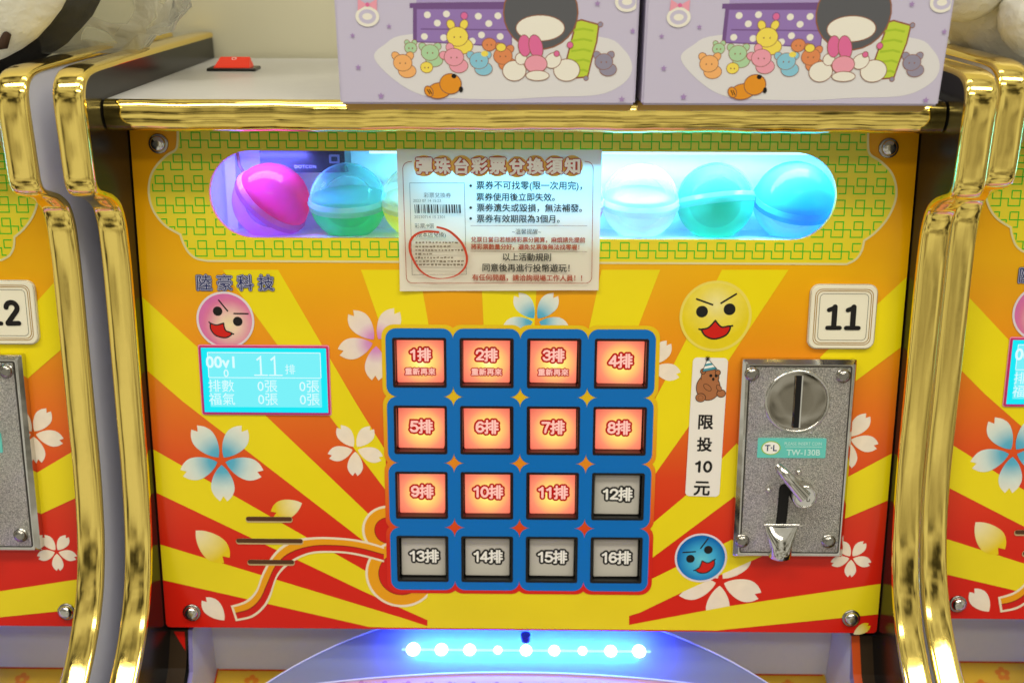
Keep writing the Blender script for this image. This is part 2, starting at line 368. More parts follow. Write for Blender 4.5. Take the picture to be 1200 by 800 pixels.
# ================================================================== the cabinet
XL, XR, TH = -.2545, .2555, .017
ZS = .1945
def build_cabinet(label, group):
    cab = empty('arcade_cabinet', (0, .08, -.42), label, 'arcade machine', group)
    # ---- side boards and their gold edging
    prof = [(.232, .213), (.10, .2135), (.02, .2135), (-.010, .2130), (-.022, .2100), (-.0285, .2030), (-.0305, .192), (-.0315, .175), (-.0325, .160), (-.0325, .150),
            (-.0290, .1440), (-.020, .1400), (-.010, .1355), (-.001, .1280), (.0025, .1170), (.0025, .1050), (.0005, .085), (-.0040, .055), (-.0095, .020), (-.0150, -.015),
            (-.0205, -.050), (-.0270, -.080), (-.0345, -.105), (-.0450, -.128), (-.0585, -.147), (-.0750, -.163), (-.0950, -.178), (-.120, -.195), (-.150, -.214)]
    sp = crom(prof, 6)
    for sgn, xi in ((-1, XL), (1, XR)):
        xo = xi + sgn * TH; mb = MB()
        full = sp + [(-.150, -.42), (.232, -.42)]
        n = len(full)
        loops = [[Vector((y, z, 0)) for y, z in full]]; tr = tessellate_polygon(loops)
        def cap(x, m, nx):
            out = []
            for a, b, c in tr:
                cr = (loops[0][b] - loops[0][a]).cross(loops[0][c] - loops[0][a]).z
                out.append((a, b, c) if (cr * nx > 0) else (a, c, b))
            mb.add([(x, y, z) for y, z in full], out, m)
        cap(xi, BLACK, -sgn); cap(xo, GREYL, sgn)
        vs = [(xi, y, z) for y, z in full] + [(xo, y, z) for y, z in full]
        mb.add(vs, [(i, (i + 1) % n, n + (i + 1) % n, n + i) for i in range(n)], BLACK)
        sb = obj('side_board', mb, cab)
        # edging: rounded strip that wraps the board's edge
        g = MB(); cs = [(-.0006, -.0018), (-.0006, .0004), (-.0001, .0012), (.0012, .0018), (.004, .0021), (TH / 2, .0023), (TH - .004, .0021), (TH - .0012, .0018), (TH + .0001, .0012), (TH + .0006, .0004), (TH + .0006, -.0018)]
        rows = []
        for i, (y, z) in enumerate(sp):
            a = Vector(sp[max(i - 1, 0)]); b = Vector(sp[min(i + 1, len(sp) - 1)]); d = (b - a).normalized(); nn = Vector((d.y, -d.x))
            if i == 0: ref = Vector((0, 1)); nn = ref if nn.dot(ref) > 0 else -nn; s0 = 1 if (Vector((d.y, -d.x)).dot(ref) > 0) else -1
            else: nn = nn * s0
            rows.append([(xi + sgn * cx, y + nn.x * ch, z + nn.y * ch) for cx, ch in cs])
        vs = [v for r in rows for v in r]; k = len(cs)
        fs = [(i * k + j, i * k + j + 1, (i + 1) * k + j + 1, (i + 1) * k + j) for i in range(len(rows) - 1) for j in range(k - 1)]
        g.add(vs, fs, GOLD, True); obj('gold_edging', g, sb)
    # ---- shelf
    mb = MB(); mb.box(XL + .0003, -.001, .1775, XR - .0003, .230, ZS, SHELF); sh = obj('shelf', mb, cab)
    g = MB(); rows = []
    cs = [(.0, ZS + .0002), (-.0035, ZS + .0004), (-.0062, ZS - .0015), (-.0078, ZS - .005), (-.0084, ZS - .009), (-.0078, ZS - .013), (-.0062, ZS - .0165), (-.0035, ZS - .0184), (.0, ZS - .0186)]
    nx = 90
    for i in range(nx + 1):
        x = XL + .001 + (XR - XL - .002) * i / nx
        wv = .0003 * math.sin(x * 70) + .00022 * math.sin(x * 163 + 1) + .00012 * math.sin(x * 410)
        rows.append([(x, y + (wv * (1 if 0 < j < 8 else 0)) + (.0012 * max(0, 1 - min(i, nx - i) / 2.)), z + wv * .6 * (1 if 0 < j < 8 else 0)) for j, (y, z) in enumerate(cs)])
    vs = [v for r in rows for v in r]; k = len(cs)
    g.add(vs, [(i * k + j, (i + 1) * k + j, (i + 1) * k + j + 1, i * k + j + 1) for i in range(nx) for j in range(k - 1)], GOLD_H, True)
    obj('gold_edging', g, sh)
    # power switch let into the shelf
    p = on(2, ZS, 273, 81); p = Vector((-.216, .150, ZS))
    mb = MB(); base = rrect(0, 0, .0182, .0095, .0015, 3); mb.prism([(x, y) for x, y in base], 0, .0022, BLACK, .0008)
    sw = obj('power_switch', mb, cab, Matrix.Translation(p))
    RED = mat('red_switch', S(226, 48, 26), .25, emit=S(255, 50, 10), es=.12)
    mb = MB(); a = (.0135, .0068)
    vs = [(-a[0], -a[1], .002), (a[0], -a[1], .002), (a[0], a[1], .002), (-a[0], a[1], .002), (-a[0] * .96, -a[1] * .9, .0030), (a[0] * .96, -a[1] * .9, .0030), (a[0] * .82, a[1] * .95, .0088), (-a[0] * .82, a[1] * .95, .0088)]
    mb.add(vs, [(0, 1, 5, 4), (1, 2, 6, 5), (2, 3, 7, 6), (3, 0, 4, 7), (4, 5, 6, 7)], RED); rk = obj('rocker', mb, sw, Matrix.Translation(p))
    mb = MB(); tl = math.atan2(.0058, .0126)
    mb.ribbon(circ(0, 0, .0015, 20), .0005, WPAPER, closed=True, h=.0002)
    obj('off_mark', mb, rk, Matrix.Translation(p + Vector((0, .003, .0077))) @ Matrix.Rotation(tl, 4, 'X'))

    # ---- control panel with openings for the display and the sixteen buttons
    bu = [-.0684 + .0454 * i for i in range(4)]; bv = [.0203 - .0472 * j for j in range(4)]
    HX, HY = .0178, .0168
    bholes = [rrect(x, y, HX, HY, .001, 2)[::-1] for y in bv for x in bu]
    cl = U(296, 226.5); crr = U(929, 230.5); RW = (U(296, 175.5)[1] - U(296, 277.5)[1]) / 2
    vc = (U(600, 177)[1] + U(600, 280.5)[1]) / 2; ul = U(245, 227)[0] + RW; ur = U(980.5, 231)[0] - RW
    win = arc(ur, vc, RW, -90, 90, 24) + arc(ul, vc, RW, 90, 270, 24)
    panel_out = rrect((XL + XR) / 2, .0020, (XR - XL) / 2 - .0008, .1777, .003, 4)
    mb = MB(); mb.poly(panel_out, BASE, [win[::-1]] + bholes, h=0)
    EDGE = mat('acrylic_edge', S(196, 130, 40), .2)
    mb.wall(panel_out, -.004, 0, EDGE); mb.wall(win, -.004, 0, EDGE, inward=True)
    for b in bholes: mb.wall(b, -.004, 0, DARK, inward=True)
    cp = obj('control_panel', mb, cab, PMAT)
    # sunburst
    mb = MB(); mb.h = 1e-4
    e = (XL + .001, XR - .001)
    rays = [[(165, 347.5), (232.5, 407.5), (311.7, 487), (424.8, 595), (455, 624), (455, 655), (423, 631), (214, 470), (169, 434.5)],
            [(175, 526.2), (355.6, 627), (440, 675), (458, 684), (501, 690), (501, 726), (426.5, 692.7), (178, 577)],
            [(183, 637.5), (470, 723), (501, 733), (501, 739.5), (455, 739), (433, 734), (187, 679.1)],
            [(261, 316), (326, 316), (416, 470), (452, 528), (452, 574), (386, 487), (324, 402.5)],
            [(423, 316), (491, 316), (504, 390), (449, 390)], [(563.5, 316), (630, 316), (626, 388), (567, 388)],
            [(705, 316), (773.6, 316), (745, 390), (689, 390)],
            [(846, 316), (924, 316), (857, 417), (806, 501), (762, 563), (765, 472), (788, 429)],
            [(1064, 324.4), (965.5, 413.8), (858.7, 523.7), (806, 578), (757, 619), (757, 659), (767, 651), (857, 584), (992, 454), (1059, 407)],
            [(1048, 531), (992, 559), (853, 634), (765, 677), (737, 690), (737, 721), (750, 717), (802, 692), (988, 608), (1044, 586)],
            [(1035, 683.4), (851, 710), (737, 731.5), (737, 741), (815, 741), (840, 738), (1032, 719)],
            [(501, 688), (737, 688), (737, 740.7), (501, 739.4)]]
    for r in rays:
        q = PX(r); q = [(min(max(x, e[0]), e[1]), max(y, -.1745)) for x, y in q]; mb.poly(q, YEL)
    obj('sunburst_print', mb, cp, PMAT)
    # mustard surround of the window with its cream edge
    left = [(208.4, 150), (208.0, 168), (205.5, 176), (195.7, 182), (184, 193.6), (177, 206), (174.4, 222), (176.6, 238), (183, 252), (194.6, 265), (211.5, 274.8)]
    left2 = [(211.5, 274.8), (214.6, 284), (221, 295.6), (230.7, 303), (243.5, 305.7)]
    right2 = [(992, 309.4), (1003, 303.6), (1009.7, 293.6), (1012.5, 282)]
    right = [(1012.5, 282), (1024.6, 273.2), (1038.4, 258), (1047.7, 239.5), (1050.3, 222), (1045, 203.5), (1032, 189.5), (1019.5, 181), (1017, 170), (1017.3, 153)]
    path = crom(PX(left), 4) + crom(PX(left2), 4)[1:] + crom(PX(right2), 4) + crom(PX(right), 4)[1:]
    topv = .1735; path = [(x, min(y, topv)) for x, y in path]
    path = [(p[0], p[1]) for i, p in enumerate(path) if i == 0 or (Vector(p) - Vector(path[i - 1])).length > 2e-4]
    mb = MB(); mb.h = 3e-4; outl = path
    winb = arc(ur, vc, RW + .0001, -90, 90, 24) + arc(ul, vc, RW + .0001, 90, 270, 24)
    mb.poly(outl, CLOUD, [winb[::-1]]); mb.ribbon(outl, .0014, CREAMY); obj('window_surround_print', mb, cp, PMAT)
    # meander lines
    def inside(p):
        x, y = p; c = False; n = len(outl)
        for i in range(n):
            x0, y0 = outl[i]; x1, y1 = outl[i - 1]
            if (y0 > y) != (y1 > y) and x < (x1 - x0) * (y - y0) / (y1 - y0) + x0: c = not c
        return c
    def okp(x, y):
        dx = max(ul - x, 0, x - ur)
        return inside((x, y)) and math.hypot(dx, y - vc) > RW + .0006 and all(inside((x + a, y + b)) for a, b in ((.0016, 0), (-.0016, 0), (0, .0012), (0, -.0012)) if y + b < topv)
    mb = MB(); mb.h = 4e-4
    k = U(300, 190)[0] - U(299, 190)[0]; P_ = 22.8 * k; lw = .00074
    u0 = U(203.5, 190)[0]
    for ri, py in enumerate((155.3, 181.2, 206.3, 231.8, 256.9, 282.2)):
        vt = U(250, py)[1]; vm = U(250, py + 9.2)[1]; vb = U(250, py + 17.9)[1]
        for c in range(-3, 44):
            a = u0 + c * P_
            segs = [((a - 3.6 * k, vm), (a - 3.6 * k, vb)), ((a - 3.6 * k, vb), (a + 10.2 * k, vb)), ((a + 10.2 * k, vb), (a + 10.2 * k, vt)), ((a + 10.2 * k, vt), (a, vt)), ((a, vt), (a, vm)), ((a, vm), (a + 19.2 * k, vm))]
            for (xa, ya), (xb, yb) in segs:
                L = math.hypot(xb - xa, yb - ya); n = max(2, int(L / .0008)); run = None
                ver = abs(xb - xa) < 1e-9; hh = mb.h + (3e-5 if ver else 0); ex = 0 if ver else lw / 2
                for i in range(n + 1):
                    x, y = xa + (xb - xa) * i / n, ya + (yb - ya) * i / n
                    if okp(x, y):
                        if run is None: run = (x, y)
                        last = (x, y)
                    if (not okp(x, y) or i == n) and run is not None:
                        if math.hypot(last[0] - run[0], last[1] - run[1]) > .0006:
                            (x0, x1), (y0, y1) = sorted((run[0], last[0])), sorted((run[1], last[1]))
                            if ver: mb.add([(x0 - lw / 2, y0, hh), (x0 + lw / 2, y0, hh), (x0 + lw / 2, y1, hh), (x0 - lw / 2, y1, hh)], [(0, 1, 2, 3)], GREEN)
                            else: mb.add([(x0 - ex, y0 - lw / 2, hh), (x1 + ex, y0 - lw / 2, hh), (x1 + ex, y0 + lw / 2, hh), (x0 - ex, y0 + lw / 2, hh)], [(0, 1, 2, 3)], GREEN)
                        run = None
    obj('meander_print', mb, cp, PMAT)
    # cloud lobes and banner swoosh left of the buttons
    mb = MB(); mb.h = 2.2e-4
    def lobe(px, py, r, ri, w):
        c = U(px, py); kk = .000575
        def cut(R):
            out = []; q = circ(*c, R, 64); q = q[8:] + q[:8]
            for x, y in q:
                bad = x > -.0885 and y > -.1425
                if bad and (not out or out[-1] != 'c'): out.append('c')
                elif not bad: out.append((x, y))
            if out[0] == 'c' and out[-1] == 'c': out.pop()
            return [(-.0885, max(-.1425, c[1] - R * 2)) if p == 'c' else p for p in out]
        mb.poly(cut(r * kk), CREAM); mb.poly(cut((r - w) * kk), ORNG); mb.poly(cut((ri + 1) * kk), DRED); mb.poly(cut(ri * kk), REDP)
    up_ = [(270.6, 709), (288, 703), (300, 691), (308.4, 669), (322, 647), (342, 632.7), (372, 628.6), (406, 630), (430, 634), (450, 640)]
    lo_ = [(276.5, 727), (295, 723), (308.4, 713), (317, 699.5), (325, 676), (339, 660.7), (362, 649), (389, 647), (416, 649.5), (450, 658)]
    a_ = crom(PX(up_), 5); b_ = crom(PX(lo_), 5)
    def band(t0, t1, m, e0=0, e1=None):
        q = [tuple(Vector(a).lerp(Vector(b), t0)) for a, b in zip(a_, b_)]; r = [tuple(Vector(a).lerp(Vector(b), t1)) for a, b in zip(a_, b_)]
        mb.poly(q[e0:e1] + r[e0:e1][::-1], m)
    lobe(455, 621, 32, 16, 3); lobe(470, 672, 44, 27, 3)
    band(0, 1, CREAM); band(.13, .87, DRED, 1); band(.13, .48, ORNG, 1); band(.54, .87, REDP, 1)
    obj('banner_print', mb, cp, PMAT)
    # blue button surround
    r_ = .0060
    mb = MB(); mb.h = 4e-4; m2 = MB(); m2.h = 8e-4
    for j, y in enumerate(bv):
        for i, x in enumerate(bu):
            hole = rrect(x, y, HX, HY, .001, 2)[::-1]
            mb.poly(rrect(x, y, .0255, .0262, .0085, 6), PADB, [hole])
            m2.poly(rrect(x, y, .0227, .0236, .0072, 6), BLUE, [hole], h=8e-4)
    obj('button_surround_edge_print', mb, cp, PMAT); obj('button_surround_print', m2, cp, PMAT)
    # blossoms
    def petal():
        hpts = [(0, .10), (.10, .20), (.20, .36), (.265, .55), (.27, .72), (.20, .88), (.085, 1.0)]
        rgt = crom(hpts, 3)
        return rgt + [(.0, .87)] + [(-x, y) for x, y in rgt[::-1][:-1]]
    PT = petal()
    def flower(px, py, R, rot, m, angs=(-36, 36, 108, 180, 252)):
        mb = MB(); mb.h = 0
        for a in angs:
            t = math.radians(-(a + rot)); ca, sa = math.cos(t), math.sin(t); mb.poly([(x * ca - y * sa, x * sa + y * ca) for x, y in PT], m, h=0)
        c = U(px, py); s = R * .000575 * (1 + (py - 400) * .00021)
        obj('blossom_print', mb, cp, PMAT @ Matrix.Translation((c[0], c[1], 2.6e-4 if m is not BLOS_P else 2.9e-4)) @ Matrix.Diagonal((s, s, 1, 1)))
    flower(259.5, 539.5, 50, 0, BLOS_B); flower(416.4, 525.7, 33, 2, BLOS_W); flower(441, 401, 46, -3, BLOS_P, (-36, 36, 258, 186)); flower(628, 376, 39, 0, BLOS_B, (-36, 36, 104, 256))
    flower(761, 430, 37, 0, BLOS_W, (36, 104)); flower(993.6, 514, 36, -2, BLOS_W, (38, 106, 176)); flower(997.4, 653, 24, 0, BLOS_W); flower(843.7, 681, 50, 2, BLOS_W)
    def one(bx, by, nx_, ny_, wdt, m):
        a = Vector(U(bx, by)); b = Vector(U(nx_, ny_)); d = b - a; L = d.length
        mb = MB(); mb.poly([(x * wdt, (y - .1) / .9) for x, y in PT], m, h=0)
        obj('petal_print', mb, cp, PMAT @ Matrix.Translation((a.x, a.y, 2.8e-4)) @ Matrix.Rotation(math.atan2(d.y, d.x) - PI / 2, 4, 'Z') @ Matrix.Diagonal((L, L, 1, 1)))
    one(354, 589, 319, 602, 1.15, BLOS_Y); one(229.5, 621, 266, 656, 1.15, BLOS_Y); one(263, 726, 239, 701, 1.15, BLOS_W); one(1000, 742.5, 1019, 731, 1.0, BLOS_Y)
    # round face badges
    def face(px, py, R, mf, rim, rot, feats):
        c = U(px, py); s = R * .000575 * (1 + (py - 400) * .00018); mb = MB(); mb.h = 0
        mb.poly(circ(0, 0, 1, 48), rim); mb.poly(circ(0, 0, .925, 48), mf)
        for kind, a in feats:
            if kind == 'eye': mb.poly(circ(a[0], a[1], .165, 24), INK)
            if kind == 'brow': mb.ribbon(a, .05, INK)
            if kind == 'mouth':
                q = crom(a[0], 5) + crom(a[1], 6)[1:]; mb.poly(q[:-1], REDP); mb.ribbon(q[:-1], .045, INK, closed=True)
            if kind == 'lip': mb.ribbon(a, .045, INK)
        obj('face_badge_print', mb, cp, PMAT @ Matrix.Translation((c[0], c[1], 5e-4)) @ Matrix.Rotation(rot, 4, 'Z') @ Matrix.Diagonal((s, s, 1, 1)))
    std = [('eye', (-.38, .13)), ('eye', (.38, .20)), ('brow', [(-.56, .49), (-.08, .32)]), ('brow', [(.12, .36), (.56, .64)]),
           ('mouth', ([(-.38, -.37), (-.18, -.32), (0, -.12)], [(0, -.12), (.18, -.30), (.42, -.28), (.32, -.52), (0, -.64), (-.26, -.55), (-.38, -.37)])), ('lip', [(-.46, -.36), (-.36, -.38)]), ('lip', [(.38, -.28), (.50, -.26)])]
    face(264.3, 375, 34, FACE_P, LILACP, math.radians(-33), std)
    face(838.3, 370.4, 42, FACE_Y, mat('pale_yellow_rim', S(236, 214, 90), .3), 0, std)
    face(821.2, 653, 30.5, FACE_B, LILACP, math.radians(24), std)
    # maker's name, four outlined characters
    mb = MB(); mb.h = 5e-4
    for ch, px in zip('陸豪科技', (239.5, 263.5, 287.5, 312)):
        c = U(px, 331); text(mb, ch, c[0], c[1], LAVI, height=.0100, bold=.04, outline=NAVY, ow=.045); text(mb, ch, c[0], c[1], NAVY, height=.0100, bold=.012)
    obj('maker_lettering', mb, cp, PMAT)
    for s_, (px, py) in enumerate(((186, 168.5), (1041, 173.5), (225, 717), (997, 723.5))):
        c = U(px, py); mb = MB()
        mb.lathe([(.0064, 0), (.0064, .0008), (.0058, .0012), (.0050, .0012)], STEEL, 28)
        mb.lathe([(.0050, .0012), (.0049, .0022), (.0042, .0034), (.0032, .0040), (.0020, .0042)], CHROME, 28)
        mb.lathe([(.0020, .0042), (.0016, .0024)], DARK, 6, smooth=False)
        obj('panel_screw', mb, cp, PMAT @ Matrix.Translation((c[0], c[1], 1e-4)))
    # speaker slots: raised strips, the openings' dark and pale lower highlight painted on
    SLOT = mat('slot_painted_shade', S(84, 50, 24), .5); SLIP = mat('slot_lip_highlight', S(196, 170, 120), .3)
    for x0, x1, py in ((288, 343, 607.7), (276.6, 355.6, 633.3), (290, 345.5, 658)):
        a = U(x0, py); b = U(x1, py); mb = MB(); mb.h = 4e-4; cy = (a[1] + b[1]) / 2
        mb.prism(rrect((a[0] + b[0]) / 2, cy - .0004, (b[0] - a[0]) / 2, .0022, .0020, 4), 3e-4, 6e-4, SLIP, .0002)
        mb.poly(rrect((a[0] + b[0]) / 2, cy + .00025, (b[0] - a[0]) / 2 - .0004, .0016, .0014, 4), SLOT, h=6.4e-4)
        obj('speaker_slot', mb, cp, PMAT)

    # ---- display box behind the window
    LIT = mat('white_liner', S(224, 226, 236), .45)
    mb = MB(); D = -.075; x0, x1, y0, y1 = -.232, .226, vc - RW - .0006, vc + RW + .0012
    mb.add([(x0, y0, D), (x1, y0, D), (x1, y1, D), (x0, y1, D)], [(0, 1, 2, 3)], LIT)
    mb.add([(x0, y0, -.0025), (x1, y0, -.0025), (x1, y0, D), (x0, y0, D)], [(0, 1, 2, 3)], LIT)
    mb.add([(x0, y1, -.0025), (x1, y1, -.0025), (x1, y1, D), (x0, y1, D)], [(3, 2, 1, 0)], LIT)
    mb.add([(x0, y0, -.0025), (x0, y0, D), (x0, y1, D), (x0, y1, -.0025)], [(0, 1, 2, 3)], LIT)
    mb.add([(x1, y0, -.0025), (x1, y0, D), (x1, y1, D), (x1, y1, -.0025)], [(3, 2, 1, 0)], LIT)
    mb.poly([(x0 - .002, y0 - .002), (x1 + .002, y0 - .002), (x1 + .002, y1 + .002), (x0 - .002, y1 + .002)], LIT, [win[::-1]], h=-.0026, up=False)
    db = obj('display_box', mb, cab, PMAT)
    mb = MB(); mb.box(-.2120, y0, D, -.2045, y1, D + .012, LIT); obj('liner_post', mb, db, PMAT)
    mb = MB(); mb.tube([(-.199, y1, -.05), (-.1965, y1 - .012, -.045), (-.192, y1 - .022, -.048), (-.186, y1 - .031, -.055), (-.180, y1 - .045, -.066)], .0012, mat('brown_wire', S(120, 74, 50), .4), 8)
    obj('wire', mb, db, PMAT)
    DEV = mat('black_device', S(20, 26, 36), .3)
    mb = MB(); mb.box(-.1790, y1 - .0165, -.060, -.121, y1 - .0003, -.034, DEV); dv = obj('sensor_unit', mb, db, PMAT)
    mb = MB(); mb.h = .0002; text(mb, 'DOTCON', 0, 0, mat('grey_ink', S(150, 156, 170), .4), height=.0021, spacing=1.2); mb.poly(rrect(.020, .0052, .0036, .003, .0006, 2), mat('grey_tab', S(96, 104, 120), .4), [rrect(.020, .0052, .0021, .0016, .0004, 2)[::-1]])
    obj('lettering', mb, dv, PMAT @ Matrix.Translation((-.148, y1 - .0125, -.034)))
    LEDC = mat('led_strip_light', (1, 1, 1, 1), .4, emit=(.35, .8, 1, 1), es=1.5)
    mb = MB(); mb.box(-.10, y1 - .003, -.016, .205, y1 - .0006, -.008, LEDC); obj('led_strip', mb, db, PMAT)
    for nm, x, wd, pw, colr in (('display_lamp', .065, .26, 2.0, (.12, .64, 1)), ('display_lamp', -.175, .05, .28, (.15, .16, 1)), ('display_lamp', .205, .03, .10, (.06, .45, 1))):
        o = area(nm, (0, 0, 0), (0, 0, -1), wd, .012, pw, colr)
        place(o, PMAT @ Matrix.Translation((x, y1 - .0045, -.014)) @ Matrix.Rotation(-PI / 2, 4, 'X') @ Matrix.Rotation(math.radians(14), 4, 'X'), cab)
    # clear pane
    mb = MB(); mb.poly(arc(ur, vc, RW + .003, -90, 90, 24) + arc(ul, vc, RW + .003, 90, 270, 24), CLEAR, h=-.0043); obj('window_pane', mb, db, PMAT)

    # ---- buttons
    for j, y in enumerate(bv):
        for i, x in enumerate(bu):
            n = j * 4 + i + 1; lit = n <= 11
            fm = PMAT @ Matrix.Translation((x, y, 0)); mb = MB()
            o_ = rrect(0, 0, HX + .0004, HY + .0004, .0012, 3); i_ = rrect(0, 0, HX - .0012, HY - .0012, .0008, 3); fr = FRL if lit else FRD
            mb.poly(o_, fr, [i_[::-1]], h=.0011); mb.wall(o_, 0, .0011, fr); mb.wall(i_, -.009, .0011, fr, inward=True); mb.poly(i_, DARK, h=-.009)
            pb = obj('push_button', mb, cab, fm)
            mb = MB(); jx, jy = random.uniform(-.0003, .0003), random.uniform(-.0002, .0003)
            capo = rrect(jx, jy, HX - .0020, HY - .0019, .0010, 3)
            mb.prism(capo, -.009, -.0042, CAPL if lit else CAPD, .0005)
            cp_ = obj('button_cap', mb, pb, fm @ Matrix.Rotation(random.uniform(-.012, .012), 4, 'Z'))
            mb = MB(); mb.h = -.0041 + 4e-5
            oc, ic = (REDI, PINKI) if lit else (INK, WPAPER)
            y_ = .0045 if n <= 3 else (.001 if lit else .0)
            ht = .0084 if n < 4 else .0090; nd = len(str(n)); tw = ht * (.64 * nd + 1.08); xd = jx - tw / 2 + ht * .33 * nd; xc = jx + tw / 2 - ht * .52
            mb.st = 3e-6; digits(mb, str(n), xd, y_, ht * .92, .19, oc, .66, .0013)
            text(mb, '排', xc, y_, ic, height=ht * 1.05, bold=.035, outline=oc, ow=.125); mb.h += 2e-5
            digits(mb, str(n), xd, y_, ht * .92, .19, ic, .66)
            if n <= 3: text(mb, '重新再來', jx, -.0072, ic, width=.0205, bold=.03, outline=oc, ow=.13, spacing=1.04)
            obj('lettering', mb, cp_, fm)

    # ---- liquid crystal screen
    sc_ = PX([(233.5, 484), (386.5, 484.5), (384.5, 405.5), (233, 404.5)])
    ux0 = U(236, 445)[0]; ux1 = U(386, 445)[0]; vy0 = U(300, 484.5)[1]; vy1 = U(300, 405)[1]; cx, cy = (ux0 + ux1) / 2, (vy0 + vy1) / 2; hx, hy = (ux1 - ux0) / 2, (vy1 - vy0) / 2
    mb = MB(); MAG = mat('magenta_frame', S(196, 40, 110), .3); fo = rrect(0, 0, hx, hy, .001, 2); fi = rrect(0, 0, hx - .0012, hy - .0012, .0004, 2)
    fo2 = rrect(0, 0, hx + .0008, hy + .0008, .0014, 2)
    mb.poly(fo2, mat('pink_edge_print', S(240, 150, 180), .3), [inset(fo2, .0008)[::-1]], h=7e-4)
    mb.wall(fo, 3e-4, .0016, MAG); mb.poly(fo, MAG, [fi[::-1]], h=.0016); mb.wall(fi, 7e-4, .0016, mat('reveal_blue_shade', S(10, 40, 190), .4), inward=True)  # shade round the sunken field painted blue on the frame's inner walls
    lc = obj('lcd_screen', mb, cab, PMAT @ Matrix.Translation((cx, cy, 0)))
    CY = mat('cyan_backlight', (0, 0, 0, 1), .3, emit=S(0, 232, 244), es=1.0); CY2 = mat('lcd_field', (0, 0, 0, 1), .3, emit=S(120, 240, 248), es=1.0); LT = mat('lcd_letters', (0, 0, 0, 1), .3, emit=(.72, .98, 1, 1), es=1.0)
    mb = MB(); mb.poly(rrect(0, 0, hx - .0012, hy - .0012, .0004, 2), CY, h=7.2e-4); mb.h = 8e-4
    fx, fy = hx - .0055, hy - .0045; mb.poly(rrect(0, .0004, fx, fy, .0002, 1), CY2)
    for (x0, y0, x1, y1) in ((-fx, fy, fx, fy), (-fx, .1 * fy, fx, .1 * fy)): mb.ribbon([(x0, y0 - .0002), (x1, y1 - .0002)], .0005, LT)
    for sg in (-1, 1): mb.ribbon([(sg * fx, fy), (sg * fx, .1 * fy)], .0005, LT)
    text(mb, '00v1', -.0298, .0125, LT, width=.0190, bold=.03); text(mb, '0', -.0262, .0048, LT, height=.0052, bold=.01)
    mb.ribbon([(-.0050, .0140), (-.0024, .0162), (-.0024, .0040)], .0013, LT); mb.ribbon([(.0045, .0140), (.0071, .0162), (.0071, .0040)], .0013, LT); mb.ribbon([(-.0072, .0036), (.0022, .0036)], .0008, LT); mb.ribbon([(.0030, .0036), (.0122, .0036)], .0008, LT)
    text(mb, '排', .0175, .0078, LT, height=.0068, bold=.0)
    for yy, wd in ((-.0040, '排數'), (-.0132, '福氣')):
        text(mb, wd, -.0300, yy, LT, height=.0084, bold=.0); text(mb, '0張', .0015, yy, LT, height=.0082, bold=.0); text(mb, '0張', .0300, yy, LT, height=.0082, bold=.0)
    obj('screen_display', mb, lc, PMAT @ Matrix.Translation((cx, cy, 0)))

    # ---- coin acceptor
    H8 = .0085
    c4 = [(.1493, -.1125), (.2222, -.1165), (.2245, .0238), (.1478, .0242)]
    cxx, cyy = .1862, -.0450; hx, hy = .0368, .0690
    mb = MB(); mb.prism(rrect(0, 0, hx + .0012, hy + .0012, .001, 2), .0003, H8, CHROME, .0030)
    fm = PMAT @ Matrix.Translation((cxx, cyy, 0)); ca = obj('coin_acceptor', mb, cab, fm)
    mb = MB(); mb.poly(rrect(0, 0, hx - .0030, hy - .0030, .001, 2), SPARK, h=H8 + .0002); mb.ribbon(rrect(0, 0, hx - .0030, hy - .0030, .001, 2), .0009, mat('edge_contrast_line', S(60, 56, 50), .4), closed=True, h=H8 + .0004)  # dark line drawn round the plate for edge contrast the reflections lack
    obj('face_plate', mb, ca, fm)
    def loc(px, py, h=H8): a = U(px, py, h); return (a[0] - cxx, a[1] - cyy)
    d0 = loc(934, 470); mb = MB(); R = .0200
    mb.lathe([(R + .0022, 0), (R + .0016, .0012), (R + .0002, .0016), (R, .0006)], CHROME, 48)
    mb.lathe([(R, .0006), (R * .9, .0010), (R * .5, .0013), (.0001, .0014)], DISCM, 48)
    sd = obj('coin_slot_disc', mb, ca, fm @ Matrix.Translation((d0[0], d0[1], H8)))
    mb = MB(); mb.poly(rrect(-.0005, 0, .0023, .0180, .0006, 2), DARK, h=.0017)  # flat dark sheet laid on the disc for the slot's shade
    mb.add([(-.0028, -.018, .0018), (-.0022, -.018, .0026), (-.0022, .018, .0026), (-.0028, .018, .0018)], [(0, 1, 2, 3)], CHROME)
    mb.add([(.0018, -.018, .0018), (.0026, -.018, .0021), (.0026, .018, .0021), (.0018, .018, .0018)], [(0, 1, 2, 3)], CHROME)
    obj('coin_slot', mb, sd, fm @ Matrix.Translation((d0[0], d0[1], H8)))
    for px, py in ((881, 437.5), (988, 440), (869.5, 633), (970.5, 633.5)):
        q = loc(px, py); mb = MB()
        mb.lathe([(.0050, 0), (.0050, .0006), (.0043, .0006), (.0042, .0016), (.0036, .0026), (.0018, .0031)], STEEL, 24); mb.lathe([(.0018, .0031), (.0014, .0014)], DARK, 6, smooth=False)
        obj('acceptor_screw', mb, ca, fm @ Matrix.Translation((q[0], q[1], H8 + .0002)))
    q = loc(927.5, 524.5); mb = MB(); w2, h2 = .0231, .0070
    TEAL = mat('teal_sticker', S(104, 200, 190), .25); PALE = mat('pale_ink', S(196, 232, 226), .4)
    mb.prism(rrect(0, 0, w2, h2, .0006, 2), .0002, .0005, TEAL); mb.h = .00055
    mb.poly(circ(-.0140, 0, .0066, 28, .0050), mat('leaf_ink', S(150, 190, 60), .3)); mb.poly(circ(-.0140, 0, .0058, 28, .0043), WPAPER)
    text(mb, 'T·L', -.0140, 0, NAVY, width=.0080, bold=.03)
